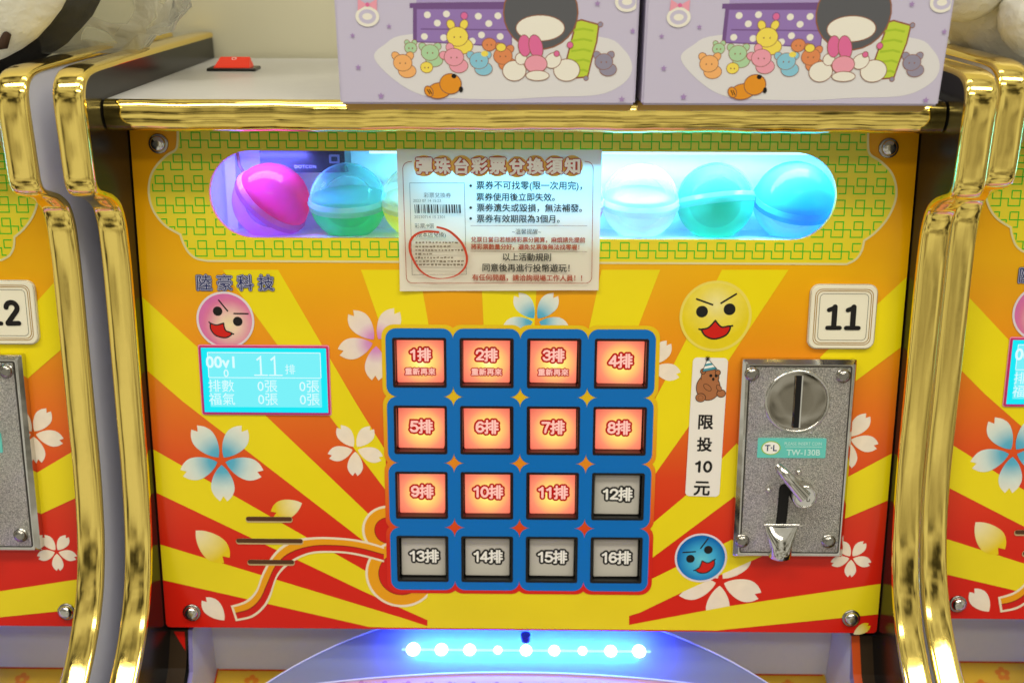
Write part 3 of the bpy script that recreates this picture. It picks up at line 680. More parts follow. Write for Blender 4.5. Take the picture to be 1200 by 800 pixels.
    text(mb, 'PLEASE INSERT COIN', .0075, .0032, PALE, width=.0250, height=.0022, bold=.0); mb.ribbon([(-.0045, .0010), (.0205, .0010)], .0003, PALE)
    text(mb, 'TW-130B', .0080, -.0030, PALE, width=.0225, height=.0040, bold=.02)
    obj('model_sticker', mb, ca, fm @ Matrix.Translation((q[0], q[1], H8)))
    # return slot, cup and lever
    s0 = loc(919, 572); s1 = loc(913, 628); mb = MB()
    mb.ribbon([s0, (s0[0] - .0004, (s0[1] + s1[1]) / 2), s1], .0072, DARK, h=H8 + .0005); mb.poly(circ(s0[0], s0[1], .0036, 20), DARK, h=H8 + .00052)  # dark strip laid on the plate for the opening's shade
    obj('return_slot', mb, ca, fm)
    c0 = loc(915, 622); mb = MB(); rows = []
    n = 14
    for k_ in range(9):
        t = k_ / 8; yv = c0[1] + .0045 - t * .0220; rad = .0118 - .0040 * min(1, t * 1.5) ; dep = .0012 + .0075 * math.sin(min(1, t * 1.25) * PI / 2) * (1 if t < .8 else 1 - (t - .8) * 1.2)
        rows.append([(c0[0] + rad * math.cos(PI + PI * i / n), yv - .0015 * math.sin(PI * i / n), H8 + dep * math.sin(PI * i / n) ** .7 if 0 < i < n else H8 - .006 * (t > .85)) for i in range(n + 1)])
    vs = [v for r in rows for v in r]; kk = n + 1
    mb.add(vs, [(a * kk + b, a * kk + b + 1, (a + 1) * kk + b + 1, (a + 1) * kk + b) for a in range(8) for b in range(n)], CHROME, True)
    mb.tube([(c0[0] - .0120, c0[1] + .0050, H8 + .0012), (c0[0] + .0120, c0[1] + .0050, H8 + .0012)], .0012, CHROME)
    obj('return_cup', mb, ca, fm)
    mb = MB(); mb.poly([(c0[0] - .0036, c0[1] + .012), (c0[0] + .0036, c0[1] + .012), (c0[0] + .0044, c0[1] - .0012), (c0[0], c0[1] - .0062), (c0[0] - .0044, c0[1] - .0012)][::-1], DARK, h=H8 + .0093)
    k0 = loc(943, 582, .018); k1 = loc(914, 549, .016); mb = MB()
    mb.tube([(k1[0] - .0012, k1[1] + .0012, .0135), (k1[0] + .002, k1[1] - .002, .0165), ((k0[0] + k1[0]) / 2, (k0[1] + k1[1]) / 2, .0165), (k0[0], k0[1], .0165)], [.0026, .0036, .0044, .0054], CHROME, 12)
    lv = obj('return_lever', mb, ca, fm)
    mb = MB(); mb.lathe([(.0084, 0), (.0084, .0095), (.0079, .0104), (.0066, .0108), (.0064, .0103)], CHROME, 32, smooth=True)
    mb.h = .0096; text(mb, '几', 0, 0, STEEL, height=.0065, bold=.01, h=.0105)
    obj('lever_knob', mb, lv, fm @ Matrix.Translation((k0[0], k0[1], H8)))
    for px, py in ((935, 552), (900, 573)):
        q = loc(px, py); mb = MB(); mb.lathe([(.0022, 0), (.0020, .0020), (.0012, .0030), (.0001, .0032)], CHROME, 14); obj('small_pin', mb, ca, fm @ Matrix.Translation((q[0], q[1], H8)))

    # ---- below the panel: white back board, side cheeks, sloping playfield, arch plate with its light row
    t25 = math.tan(math.radians(25)); YB = .014; zb = on(1, YB, 245, 783).z
    mb = MB(); mb.box(-.2543, YB, -.34, .2553, YB + .006, -.1790, WHITEP); obj('back_board', mb, cab)
    def fz(y, o=0.): return zb + (y - YB) * t25 + o
    mb = MB(); xw = -.2385
    for xs, sg in ((-.2385, 1), (.2400, -1)):
        m_ = MB(); th = .003
        pts = [(YB - .0003, -.182), (YB - .0003, fz(YB) - .01), (-.16, fz(-.16) - .01), (-.16, fz(-.16) + .012), (-.032, -.212), (-.0225, -.182)]
        for dx, nx_ in ((0, 1), (-th * sg, -1)):
            lp = [[Vector((a, b, 0)) for a, b in pts]]; out = []
            for a, b, c in tessellate_polygon(lp): out.append((a, b, c))
            m_.add([(xs + dx, a, b) for a, b in pts], out, WHITEP)
        n = len(pts); vs = [(xs, a, b) for a, b in pts] + [(xs - th * sg, a, b) for a, b in pts]
        m_.add(vs, [(i, (i + 1) % n, n + (i + 1) % n, n + i) for i in range(n)], EDGEB)
        obj('side_cheek', m_, cab)
        m_ = MB(); xi = XL if sg > 0 else XR
        q = [(-.022, -.182), (-.036, -.205), (-.165, fz(-.165) + .016)]
        x1_ = xs - th * sg - .0002 * sg
        m_.add([(xi, a, b) for a, b in q] + [(x1_, a, b) for a, b in q], [(0, 3, 4, 1), (1, 4, 5, 2)], BRG)
        cv = obj('cover_strip', m_, cab)
        if sg < 0:
            m_ = MB(); m_.add([(xs + .0002, a - .0004, b + .0004) for a, b in q] + [(xs + .0062, a - .0004, b + .0004) for a, b in q], [(0, 3, 4, 1), (1, 4, 5, 2)], ORNGR)
            obj('patterned_edge', m_, cv)
        else:
            m_ = MB(); f1 = lambda x, t: (x, q[0][0] + (q[1][0] - q[0][0]) * t - .0006, q[0][1] + (q[1][1] - q[0][1]) * t + .0006)
            m_.add([f1(-.2520, .05), f1(-.2440, .05), f1(-.2425, .55)], [(0, 1, 2)], REDP); obj('red_reflection', m_, cv)  # red reflection in the cover strip, painted as a flat triangle
    mb = MB(); mb.add([(-.2380, YB, fz(YB)), (.2390, YB, fz(YB)), (.2390, -.18, fz(-.18)), (-.2380, -.18, fz(-.18))], [(0, 3, 2, 1)], FLORALY); pf = obj('playfield', mb, cab)
    # small orange flowers printed on it
    mb = MB(); ftm = Matrix.Translation((0, YB, fz(YB) + .0003)) @ Matrix.Rotation(math.radians(25), 4, 'X')
    for a in range(-12, 13):
        for b in range(1, 12):
            if (a + b) % 2: continue
            for k_ in range(5):
                t = k_ * 2 * PI / 5 + .3; mb.poly(circ(a * .0190 + .0036 * math.cos(t), -b * .0105 + .0036 * math.sin(t), .0024, 8), FLOWO, h=1e-4 + k_ * 1e-5)
    mb.ribbon([(-.236, -.0012), (.237, -.0012)], .0012, REDP, h=3e-4); mb.ribbon([(-.2372, 0), (-.2372, -.2)], .0012, REDP, h=3.5e-4)
    obj('playfield_print', mb, pf, ftm)
    # arch plate: frosted lilac sheet with a rounded far edge
    pfm = Matrix.Translation((0, -.01, -.19)) @ Matrix.Rotation(math.radians(25), 4, 'X')
    Rr = .295; cyc = .021 - Rr; mb = MB()
    out = arc(0.0005, cyc, Rr, 18, 162, 60); out = [(max(-.236, min(.237, x)), y) for x, y in out] + [(-.236, -.16), (.237, -.16)]
    mb.poly(out, FROST, h=0); mb.wall(out, -.004, 0, FROST); ap = obj('arch_plate', mb, cab, pfm)
    mb = MB(); mb.tube([(x, y, .0003) for x, y in arc(.0005, cyc, Rr - .0006, 22, 158, 60)], .0006, RIM, 8); obj('arch_rim', mb, ap, pfm)
    mb = MB(); a2 = [(x, -.0325 - (x / .135) ** 2 * .0085 - .0000) for x in [(-.17 + .34 * i / 40) for i in range(41)]]
    mb.h = 3e-4; mb.poly(a2 + [(.17, -.16), (-.17, -.16)], PINKF); inn = obj('inner_field', mb, ap, pfm)
    mb = MB(); mb.tube([(x, y, .0008) for x, y in a2], .0008, RIM, 8); obj('inner_rim', mb, inn, pfm)
    mb = MB(); mb.h = 5e-4
    for a in range(-8, 9):
        for b in range(3):
            for k_ in range(5):
                t = k_ * 2 * PI / 5 + a; mb.poly(circ(a * .016 + (b % 2) * .008 + .003 * math.cos(t), -.044 - b * .010 + .003 * math.sin(t), .002, 7), PINKD, h=5e-4 + k_ * 1e-5)
    obj('inner_field_print', mb, inn, pfm)
    # lights
    mb = MB(); mb.box(-.086, -.0165, .0002, .096, -.0145, .0005, mat('led_board', S(150, 165, 225), .4)); lb = obj('led_bar', mb, ap, pfm)
    rs = [1.25, 1.15, 1.1, .75, 1.05, 1.0, .8, 1.1, 1.2]
    for i in range(9):
        mb = MB(); r = .0040 * rs[i]; mb.lathe([(r, 0), (r * .97, r * .2), (r * .7, r * .42), (r * .35, r * .5), (.0001, r * .52)], LEDW, 16)
        obj('led', mb, lb, pfm @ Matrix.Translation((-.0775 + .0206 * i, -.0155, .0008)))
    o = area('led_bar_lamp', (0, 0, 0), (0, 0, -1), .185, .012, .62, (.035, .06, 1)); place(o, pfm @ Matrix.Translation((.005, -.0060, .0150)) @ Matrix.Rotation(math.radians(-18), 4, 'X'), cab)
    o = area('led_bar_lamp', (0, 0, 0), (0, 0, -1), .165, .004, .20, (.0, .45, 1)); place(o, pfm @ Matrix.Translation((.005, -.0155, .0120)), cab)
    mb = MB(); c = (.0045, -.0315, -.1790); mb.lathe([(.0001, -.004), (.002, -.0038), (.0032, -.0022), (.0036, 0), (.0036, .003)], mat('blue_peg', S(20, 30, 170), .3), 16); obj('blue_peg', mb, cab, Matrix.Translation(c))
    return cab

DISCM = mat('polished_disc', (.42, .39, .34, 1), .10, 1.); bump(DISCM, 14, .0022)
CLEAR = glassy('clear_pane', (1, 1, 1, 1), .015, .02)
FRL = mat('button_frame_red_glow', S(34, 14, 12), .25); FRD = mat('button_frame_dark', S(22, 22, 22), .25)  # frames of lit buttons carry the caps' red glow in their colour
CAPL = ramp_mat('lit_cap', [(0, S(255, 255, 190)), (.2, S(255, 242, 120)), (.42, S(255, 202, 108)), (.70, S(250, 138, 104)), (1, S(238, 104, 88))], 0, .0215, radial=True, emit=1.0, center=(.0008, -.0006, -.0042), rough=.25)  # hot spot of the lamp behind the cap painted as a radial glow
CAPL.node_tree.nodes['Principled BSDF'].inputs['Base Color'].default_value = (.1, .05, .03, 1)
for l in list(CAPL.node_tree.links):
    if l.to_socket.name == 'Base Color': CAPL.node_tree.links.remove(l)
CAPD = mat('unlit_cap', S(196, 190, 180), .3)
REDI = mat('red_ink_backlit', S(150, 8, 4), .35, emit=S(176, 8, 4), es=.5); PINKI = mat('pink_ink_backlit', S(200, 160, 150), .4, emit=S(255, 186, 176), es=.55)
EDGEB = mat('violet_edge', S(150, 140, 200), .25)
BRG = mat('bronze_acrylic', S(58, 44, 30), .15); ORNGR = mat('orange_red_print', S(206, 80, 24), .3)
FLORALY = mat('yellow_floral', S(228, 180, 50), .3); FLOWO = mat('orange_flower_ink', S(226, 128, 36), .3)
FROST = glassy('frosted_lilac', (.75, .75, 1, 1), .80, .22, (.30, .36, .70, 1))
RIM = mat('pale_rim', S(200, 200, 240), .2)
PINKF = mat('pink_floral', S(196, 150, 200), .35); PINKD = mat('pink_flower_ink', S(170, 110, 180), .35)
LEDW = mat('led_lens', (1, 1, 1, 1), .3, emit=(.55, .90, 1, 1), es=8)

cab = build_cabinet('middle arcade cabinet numbered 11 with black side boards, sunburst panel and sixteen square buttons', 'ticket arcade cabinets side by side')
def copy_tree(o, parent=None):
    c = o.copy(); COL.objects.link(c); WM[c] = WM[o]
    if parent is not None: c.parent = parent
    for ch in list(o.children): copy_tree(ch, c)
    return c
L = copy_tree(cab); L.location.x -= .5600; L['label'] = 'cabinet at the left photo edge, its coin acceptor under the plaque 12'
Rn = copy_tree(cab); Rn.location += Vector((.5497, .012, .004)); Rn['label'] = 'cabinet at the right photo edge, its blue screen cut off by the picture'

# ================================================================== things on the panel
ENAM = mat('enamel', S(240, 232, 208), .2, coat=.3); GLINE = mat('gold_line', S(190, 140, 50), .3, .6); THIN = mat('thin_grey_line', S(70, 66, 60), .4)
def plaque(num, dx, label):
    t = empty('number_plaque', PMAT @ Vector((.2135 + dx, .0535, .0004)), label, 'number plaque', 'number plaques on the cabinets')
    fm = PMAT @ Matrix.Translation((.2135 + dx, .0535, .0003)); hx, hy = .0222, .0218
    mb = MB(); mb.prism(rrect(0, 0, hx, hy, .0060, 6), 0, .0030, ENAM, .0010); o = obj('plate', mb, t, fm)
    mb = MB()
    for d, w_, m in ((.0032, .0005, GLINE), (.0044, .0005, GLINE), (.0062, .0003, THIN)):
        mb.ribbon(rrect(0, 0, hx - d, hy - d, .0060 - d * .5, 6), w_, m, closed=True, h=.0031)
    mb.ribbon(rrect(0, 0, hx - .0004, hy - .0004, .0058, 6), .0004, THIN, closed=True, h=.0024)
    obj('line_border', mb, o, fm)
    mb = MB(); mb.h = .0032
    def stroke(pts, w_):
        mb.ribbon(pts, w_, INK)
        for p in (pts[0], pts[-1]): mb.poly(circ(p[0], p[1], w_ / 2, 14), INK)
    for ch, cx in zip(num, (-.0062, .0062)):
        if ch == '1':
            stroke([(cx + .0004, .0068), (cx + .0004, -.0068)], .0036); stroke([(cx - .0034, .0048), (cx - .0008, .0058), (cx + .0004, .0068)], .0030); stroke([(cx - .0038, -.0072), (cx + .0044, -.0072)], .0029)
        else:
            stroke([(cx - .0036, .0038)] + arc(cx, .0034, .0037, 160, -40, 12) + [(cx - .0034, -.0068)], .0034); stroke([(cx - .0034, -.0072), (cx + .0040, -.0070)], .0032)
    obj('numerals', mb, o, fm)
plaque('11', 0, 'square cream plaque reading 11 above the coin acceptor, right of the yellow face')
plaque('12', -.5600, 'cream plaque reading 12 cut by the left photo edge above the neighbouring coin acceptor')

# price sticker
c = U(827.5, 501); hx = .0118; hy = (U(828, 420)[1] - U(828, 582)[1]) / 2
fm = PMAT @ Matrix.Translation((c[0], c[1], 5e-4)) @ Matrix.Rotation(math.radians(-.9), 4, 'Z')
mb = MB(); mb.prism(rrect(0, 0, hx, hy, .003, 5), 0, .0003, mat('sticker_white', S(240, 232, 222), .35)); mb.h = .00034
for ch, py in zip(('限', '投', '10', '元'), (494, 520, 546, 571.5)):
    y = U(828, py)[1] - c[1]
    if ch == '10': mb.st = 3e-6; digits(mb, '10', -.0006, y, .0086, .2, INK, .72); continue
    text(mb, ch, -.0006, y, INK, height=.0098 if ch != '10' else .0080, width=.0108 if ch == '10' else None, bold=.035)
# brown bear in a striped party hat
BR = mat('bear_brown', S(172, 108, 66), .4); BRD = mat('bear_outline', S(50, 28, 20), .4); HATB = mat('hat_teal', S(70, 150, 165), .4)
by = hy - .0165
def blob(x, y, rx, ry, m=BR, rot=0, o=.0005):
    def e(rx, ry): return [(x + a * math.cos(rot) - b * math.sin(rot), y + a * math.sin(rot) + b * math.cos(rot)) for a, b in circ(0, 0, rx, 26, ry)]
    if o: mb.poly(e(rx + o, ry + o), BRD)
    mb.poly(e(rx, ry), m)
blob(-.0005, by - .0040, .0078, .0088); blob(.0003, by + .0030, .0058, .0060); blob(0, by - .0010, .0060, .0055, o=0)
blob(-.0046, by + .0070, .0015, .0016); blob(.0054, by + .0064, .0015, .0016)
blob(.0085, by - .0080, .0027, .0024); blob(-.0052, by - .0112, .0031, .0027); blob(-.0052, by - .0112, .0016, .0014, o=.0002)
blob(-.0010, by - .0040, .0030, .0015, rot=-.7, o=.0004); blob(.0068, by - .0042, .0022, .0013, rot=-.9, o=.0004)
for x in (.0008, .0044): mb.poly(circ(x, by + .0042, .0011, 12), INK)
mb.poly(circ(.0026, by + .0018, .0009, 10, .0012), INK)
hb = [(-.0048, by + .0070), (.0042, by + .0090), (-.0020, by + .0158)]
mb.poly(inset(hb, -.0004), BRD)
for k_ in range(5):
    a, b = k_ / 5, (k_ + 1) / 5; l0 = Vector(hb[0]).lerp(Vector(hb[2]), a); l1 = Vector(hb[0]).lerp(Vector(hb[2]), b); r0 = Vector(hb[1]).lerp(Vector(hb[2]), a); r1 = Vector(hb[1]).lerp(Vector(hb[2]), b)
    mb.poly([tuple(l0), tuple(r0), tuple(r1), tuple(l1)], (HATB, WPAPER)[k_ % 2])
for k_ in range(8): t = k_ * PI / 4; mb.ribbon([(-.0020, by + .0160), (-.0020 + .0018 * math.cos(t), by + .0160 + .0018 * math.sin(t))], .0005, BRD)
obj('price_sticker', mb, None, fm, 'tall white sticker with a brown bear and black characters asking for 10 coins', 'sticker')

# notice sheet taped over the window
PAPER = mat('notice_paper', S(232, 224, 204), .7)
t_ = PAPER.node_tree; b_ = t_.nodes['Principled BSDF']; tl = N(t_, 'ShaderNodeBsdfTranslucent'); tl.inputs[0].default_value = S(236, 234, 230); mx = N(t_, 'ShaderNodeMixShader'); mx.inputs[0].default_value = .10
o_ = [n for n in t_.nodes if n.type == 'OUTPUT_MATERIAL'][0]; t_.links.new(b_.outputs[0], mx.inputs[1]); t_.links.new(tl.outputs[0], mx.inputs[2]); t_.links.new(mx.outputs[0], o_.inputs[0])
NH = .0012
n0 = U(585, 259, NH); nw = (U(704, 259, NH)[0] - U(467.5, 259, NH)[0]) / 2; nh = (U(585, 176.5, NH)[1] - U(585, 341.5, NH)[1]) / 2
fm = PMAT @ Matrix.Translation((n0[0], n0[1], NH))
def curl(x, y): return .0010 * (1 - math.cos((x / nw) * 2.2)) * max(0, -y / nh) * .9 + .0007 * math.sin(x * 60 + 1) * (max(0, -y / nh)) ** 2 + .0004 * math.sin(x * 41) + .0022 * max(0, (-y / nh) - .8)
mb = MB(); NX, NY = 44, 30; vs = []
for j in range(NY + 1):
    for i in range(NX + 1):
        x = -nw + 2 * nw * i / NX; y = -nh + 2 * nh * j / NY; vs.append((x * (1 + .004 * (y / nh)), y + .0006 * math.sin(x * 25) * (j == 0), curl(x, y)))
mb.add(vs, [(j * (NX + 1) + i, j * (NX + 1) + i + 1, (j + 1) * (NX + 1) + i + 1, (j + 1) * (NX + 1) + i) for j in range(NY) for i in range(NX)], PAPER, True)
ns = obj('notice_sheet', mb, None, fm, 'white printed notice about ticket exchange taped across the middle of the display window', 'notice')
RBR = mat('red_brown_ink', S(168, 74, 44), .6); GBLK = mat('print_black', S(52, 50, 40), .6); FNT = mat('faint_ink', S(126, 112, 90), .6); TITLER = mat('title_red_ink', S(180, 50, 60), .6)
YDOT = mat('yellow_dot_ink', S(238, 190, 92), .6); RPEN = mat('red_marker', S(196, 62, 30), .5); LINE = mat('line_ink', S(150, 120, 100), .6)
def nu(px, py): a = U(px, py, NH); return (a[0] - n0[0], a[1] - n0[1])
def Z(zx, zy): return nu(460 + zx / 4.572, 170 + zy / 4.572)   # reading of the enlarged sheet
mb = MB(); mb.h = 1.5e-4
kz = Z(100, 300)[0] - Z(99, 300)[0]
for ch, zx in zip('彈珠台彩票兌換須知', (170, 268, 370, 466, 563, 667, 765, 867, 962)):
    a = Z(zx, 112 if zx != 667 else 118); mb.poly(circ(a[0], a[1], 56 * kz, 24), YDOT)
for ch, zx in zip('彈珠台彩票兌換須知', (170, 268, 370, 466, 563, 667, 765, 867, 962)):
    a = Z(zx, 112 if zx != 667 else 118); text(mb, ch, a[0], a[1], WPAPER, height=80 * kz, bold=.045, outline=TITLER, ow=.05)
def line(s, zx, zy, pitch, m, bold=.02, cen=False, spacing=1.0):
    a = Z(zx, zy)
    n = sum(.5 if ord(c) < 256 else 1 for c in s)
    text(mb, s, a[0], a[1], m, width=pitch * n * kz * .97, bold=bold, align='c' if cen else 'l', spacing=spacing)
line('票券不可找零(限一次用完)，', 450, 218, 44.5, GBLK); line('票券使用後立即失效。', 450, 277, 43.0, GBLK); line('票券遺失或毀損，無法補發。', 452, 335, 44.5, GBLK); line('票券有效期限為3個月。', 452, 393, 43.5, GBLK)
for zy in (218, 335, 393): a = Z(419, zy); mb.poly(circ(a[0], a[1], 7.5 * kz, 12), GBLK)
for zy in (431, 569): mb.ribbon([Z(418, zy), Z(1042, zy)], .0003, LINE)
line('~溫馨提醒~', 718, 462, 32, GBLK, 0, True)
line('兌票日當日若想將彩票分開算，麻煩請先提前', 421, 505, 31.6, RBR, .03); line('將彩票數量分好，避免兌票後無法找零喔！', 421, 543, 31.6, RBR, .03)
line('以上活動規則', 720, 598, 44.5, GBLK, .02, True); line('同意後再進行投幣遊玩！', 715, 655, 44, GBLK, .02, True)
line('有任何問題，請洽詢現場工作人員！！', 428, 707, 36, RBR, .03)
rb = [(105, 88)] + arc(92, 126, 36, 270, 180, 6) + arc(110, 703, 34, 180, 90, 6) + arc(1032, 703, 34, 90, 0, 6) + arc(1036, 126, 38, 0, -90, 6) + [(1028, 88)]
mb.ribbon([Z(*p) for p in rb], .0004, RBR)
mb.ribbon([Z(93, 203), Z(385, 203), Z(396, 691), Z(107, 692)], .0003, FNT, closed=True)
line('彩票兌換券', 168, 268, 30, FNT, .0); line('2023 07 14 15:23', 112, 297, 19, FNT, 0); line('20230714 15 2301', 118, 384, 21, FNT, 0)
random.seed(3); zx = 120
while zx < 362:
    ww = random.choice((3, 4, 6, 8)); mb.ribbon([Z(zx, 318), Z(zx + 3, 364)], ww * kz, GBLK); zx += ww + random.choice((4, 5, 7))
line('彩票:9張', 120, 431, 27, GBLK, .0); line('(限本店兌換)', 124, 480, 28, GBLK, .0)
for i, zy in enumerate((520, 541, 560, 580, 600, 619, 637)):
    zx = 125
    while zx < (350, 300, 370, 210, 320, 380, 375)[i]:
        ww = random.uniform(8, 17); mb.ribbon([Z(zx, zy), Z(zx + ww, zy + random.uniform(-2, 2))], random.uniform(6, 11) * kz, FNT); zx += ww + random.uniform(4, 8)
el = [(238, 436), (300, 455), (355, 500), (385, 545), (400, 600), (390, 650), (350, 690), (300, 707), (250, 711), (200, 700), (150, 665), (115, 610), (97, 560), (100, 510), (130, 475), (180, 460), (252, 464)]
q = crom([Z(*p) for p in el], 5); mb.ribbon(q, .001, RPEN, widths=[.0004 + .0012 * abs(math.sin(PI * min(1, i / len(q) * 1.0 + .1) * 1.6 + .3)) for i in range(len(q))])
# follow the paper's curl
mb.v = [(x, y, z + curl(x, y)) for x, y, z in mb.v]
obj('notice_print', mb, ns, fm)

# ================================================================== capsules in the display
PF = PMAT.to_3x3()
def capsule(px, tilt, colA, colB, label, r=.0262, spin=0., a=.10, b=.68, px_y=236):
    h = -.0315; q = U(px, px_y, h); vcn = q[1]
    t = empty('toy_capsule', PMAT @ Vector((q[0], vcn - r, h)), label, 'toy capsule', 'toy capsules in the lit window')
    fm = PMAT @ Matrix.Translation((q[0], vcn, h)) @ Matrix.Rotation(tilt, 4, 'Z') @ Matrix.Rotation(math.radians(14) + spin, 4, 'X') @ Matrix.Rotation(-PI / 2, 4, 'X')
    def hemi(sg, m, nm, rr):
        mb = MB(); pr = [(rr * math.cos(PI / 2 * i / 12), sg * rr * math.sin(PI / 2 * i / 12)) for i in range(13)]; pr[-1] = (.0001, sg * rr)
        mb.lathe(pr, m, 36); obj(nm, mb, t, fm)
    hemi(-1, glassy('capsule_lower', colA[:3] + (1,), b, .1, colA), 'lower_shell', r)
    hemi(1, glassy('capsule_upper', colB[:3] + (1,), a, .06, colB), 'upper_shell', r * .995)
    mb = MB(); mb.lathe([(r, -.0035), (r + .0006, -.0033), (r + .0006, -.0004), (r + .0012, -.0002), (r + .0012, .0008), (r + .0005, .0012), (r + .0003, .0034), (r, .0036)], glassy('capsule_ring', colB[:3] + (1,), .6, .1, colB), 40)
    obj('ring', mb, t, fm)
capsule(318, math.radians(-43), (.75, .04, .10, 1), (.78, .30, .72, 1), 'magenta and pink capsule tilted at the left end of the window', spin=math.radians(0))
# first capsule has its strong colour on the upper right
c1 = [o for o in bpy.data.objects if o.name.startswith('toy_capsule')][0]
for ch in c1.children:
    if ch.name.startswith('lower'): ch.data.materials[0], up = glassy('capsule_clear_pink', (.86, .66, .95, 1), .14, .06, (.80, .45, .85, 1)), None
    if ch.name.startswith('upper'): ch.data.materials[0] = glassy('capsule_magenta', (1.0, .26, .46, 1), .34, .03, (1.0, .04, .16, 1))
capsule(408, 0, (.04, .85, .25, 1), (.60, .98, .92, 1), 'green based capsule left of the notice, next to the pink one', a=.12)
capsule(492, 0, (.90, .50, .06, 1), (.95, .93, .85, 1), 'orange based capsule peeping out behind the left side of the notice')
capsule(663, 0, (.85, .35, .45, 1), (.92, .82, .95, 1), 'pink based capsule peeping out behind the right side of the notice', a=.12)
capsule(750, 0, (.97, .86, .96, 1), (.93, .95, .97, 1), 'white and pale lilac capsule just right of the notice', a=.16)
capsule(838, math.radians(6), (.04, .62, .40, 1), (.30, .88, .82, 1), 'teal green capsule, second from the right end of the window', spin=math.radians(-24), a=.12)
capsule(930, math.radians(-4), (.60, .97, 1, 1), (.10, .62, .92, 1), 'blue capsule at the right end of the window', spin=math.radians(10), a=.5, r=.0272)  # pale cyan of the lower shell stands in for lamp glare

# ================================================================== boxes and toys on the shelf
LIL = mat('lilac_card', S(202, 194, 216), .45); RUG = mat('rug_print', S(226, 222, 222), .5); PUR = mat('drawer_purple', S(152, 122, 186), .5); PURD = mat('drawer_line', S(118, 84, 140), .5)
CHAR = mat('charcoal_print', S(92, 92, 96), .5); IVORY = mat('ivory_print', S(240, 234, 220), .5); OUTB = mat('brown_outline', S(150, 96, 70), .5); LIME = mat('lime_print', S(196, 214, 64), .5); LIME2 = mat('lime_dark_print', S(170, 196, 50), .5)
TOY = {k: mat('toy_' + k, c, .5) for k, c in dict(orange=S(246, 180, 110), mint=S(176, 212, 166), yellow=S(246, 222, 90), pink=S(238, 160, 178), sky=S(140, 200, 222), rust=S(226, 140, 88), grey=S(150, 144, 164), fox=S(232, 150, 36), rose=S(226, 110, 160), star=S(170, 140, 190)).items()}
def gift_box(X0, Y0, rz, label):
    Wd, Hh, Dp = .1735, .150, .115
    t = empty('toy_box', (X0, Y0, ZS), label, 'cardboard box', 'lilac toy boxes on the shelf')
    fr = Matrix.Translation((X0, Y0, ZS + .0004)) @ Matrix.Rotation(rz, 4, 'Z')
    mb = MB(); mb.box(0, 0, 0, Wd, Dp, Hh, LIL); body = obj('carton', mb, t, fr)
    # bevel
    bm = bmesh.new(); bm.from_mesh(body.data); bmesh.ops.bevel(bm, geom=bm.edges[:], offset=.0012, segments=2, affect='EDGES'); bm.to_mesh(body.data); bm.free()
    mb = MB(); mb.h = 1e-4; mb.st = 2.5e-6
    def B(zx, zy):   # reading of the enlarged box front (3.75 px per photo px)
        p = on(1, -.0195, 440 + zx / 3.75, zy / 3.75); return (p.x + .1071, p.z - ZS)
    kb = B(100, 200)[0] - B(99, 200)[0]
    def el(zx, zy, rx, ry, m, out=OUTB, o=3.2, rot=0):
        c = B(zx, zy)
        def e(a, b): return [(c[0] + x * math.cos(rot) - y * math.sin(rot), c[1] + x * math.sin(rot) + y * math.cos(rot)) for x, y in circ(0, 0, a, 26, b)]
        if out: mb.poly(e((rx + o) * kb, (ry + o) * kb), out)
        mb.poly(e(rx * kb, ry * kb), m)
    mb.poly(crom([B(*p) for p in ((-5, 260), (40, 200), (150, 155), (560, 150), (980, 165), (1090, 220), (1128, 300), (1090, 370), (980, 420), (760, 430), (560, 440), (330, 435), (200, 420), (90, 360))], 5, True), RUG)
    mb.poly([B(*p) for p in ((165, 190), (165, 30), (600, 30), (600, 215), (560, 215), (400, 200))], PURD); mb.poly([B(*p) for p in ((182, 185), (182, 45), (596, 45), (596, 210), (400, 195))], PUR)
    mb.poly([B(*p) for p in ((150, 40), (150, 18), (620, 12), (620, 36))], PURD); mb.ribbon([B(200, 132), B(590, 136)], 5 * kb, PURD)
    mb.poly([B(*p) for p in ((180, 16), (180, -160), (620, -160), (620, 12))], mat('shelf_violet', S(176, 156, 206), .5))
    for zx, zy in ((228, 70), (312, 66), (452, 76), (538, 74), (272, 106), (498, 108), (215, 165), (300, 170), (466, 158), (548, 165), (425, 185)): el(zx, zy, 15, 14, IVORY, None)
    el(390, 74, 14, 14, TOY['rose'], PURD, 3)
    # lime striped cushion
    g = [B(*p) for p in ((880, 95), (905, 88), (985, 110), (975, 190), (955, 260), (935, 345), (880, 350), (820, 330))]
    mb.poly(inset(g, .0004) if False else g, OUTB); gi = inset(g[::-1], .0009)[::-1]; mb.poly(gi, LIME)
    for zy in (135, 180, 225, 270, 315): mb.ribbon([B(860, zy + 4), B(915, zy - 4), B(958 - (zy - 135) * .12, zy + 5)], 9 * kb, LIME2)
    for zx, zy in ((988, 112), (925, 348)): el(zx, zy, 9, 9, TOY['grey'], OUTB, 3)
    # plain round charcoal beanbag with an ivory patch
    el(726, 60, 158, 150, CHAR, OUTB, 6); el(724, 128, 104, 52, IVORY, OUTB, 4)
    # heap of plain soft toys
    def toy(zx, zy, r, m, ears=(-.6, .6), rot=0., body=True, er=.38, el_=1.0):
        m = TOY[m] if isinstance(m, str) else m
        for a in ears:
            ex, ey = zx + math.sin(a + rot) * r * 1.05 * el_, zy - math.cos(a + rot) * r * 1.05 * el_; el(ex, ey, r * er, r * er * 1.25, m, OUTB, 2.6, -(a + rot))
        if body: el(zx + r * .5, zy + r * .9, r * .95, r * .7, m, OUTB, 2.6)
        el(zx, zy, r, r * .86, m, OUTB, 2.6)
        for s_ in (-.3, .3): el(zx + s_ * r, zy + .05 * r, 3, 3.6, OUTB, None)
    toy(155, 215, 26, 'mint', body=False); toy(240, 235, 38, 'mint', (-.9, .9)); toy(120, 280, 40, 'orange', (-.8, .8)); toy(225, 300, 26, 'yellow', (), body=False)
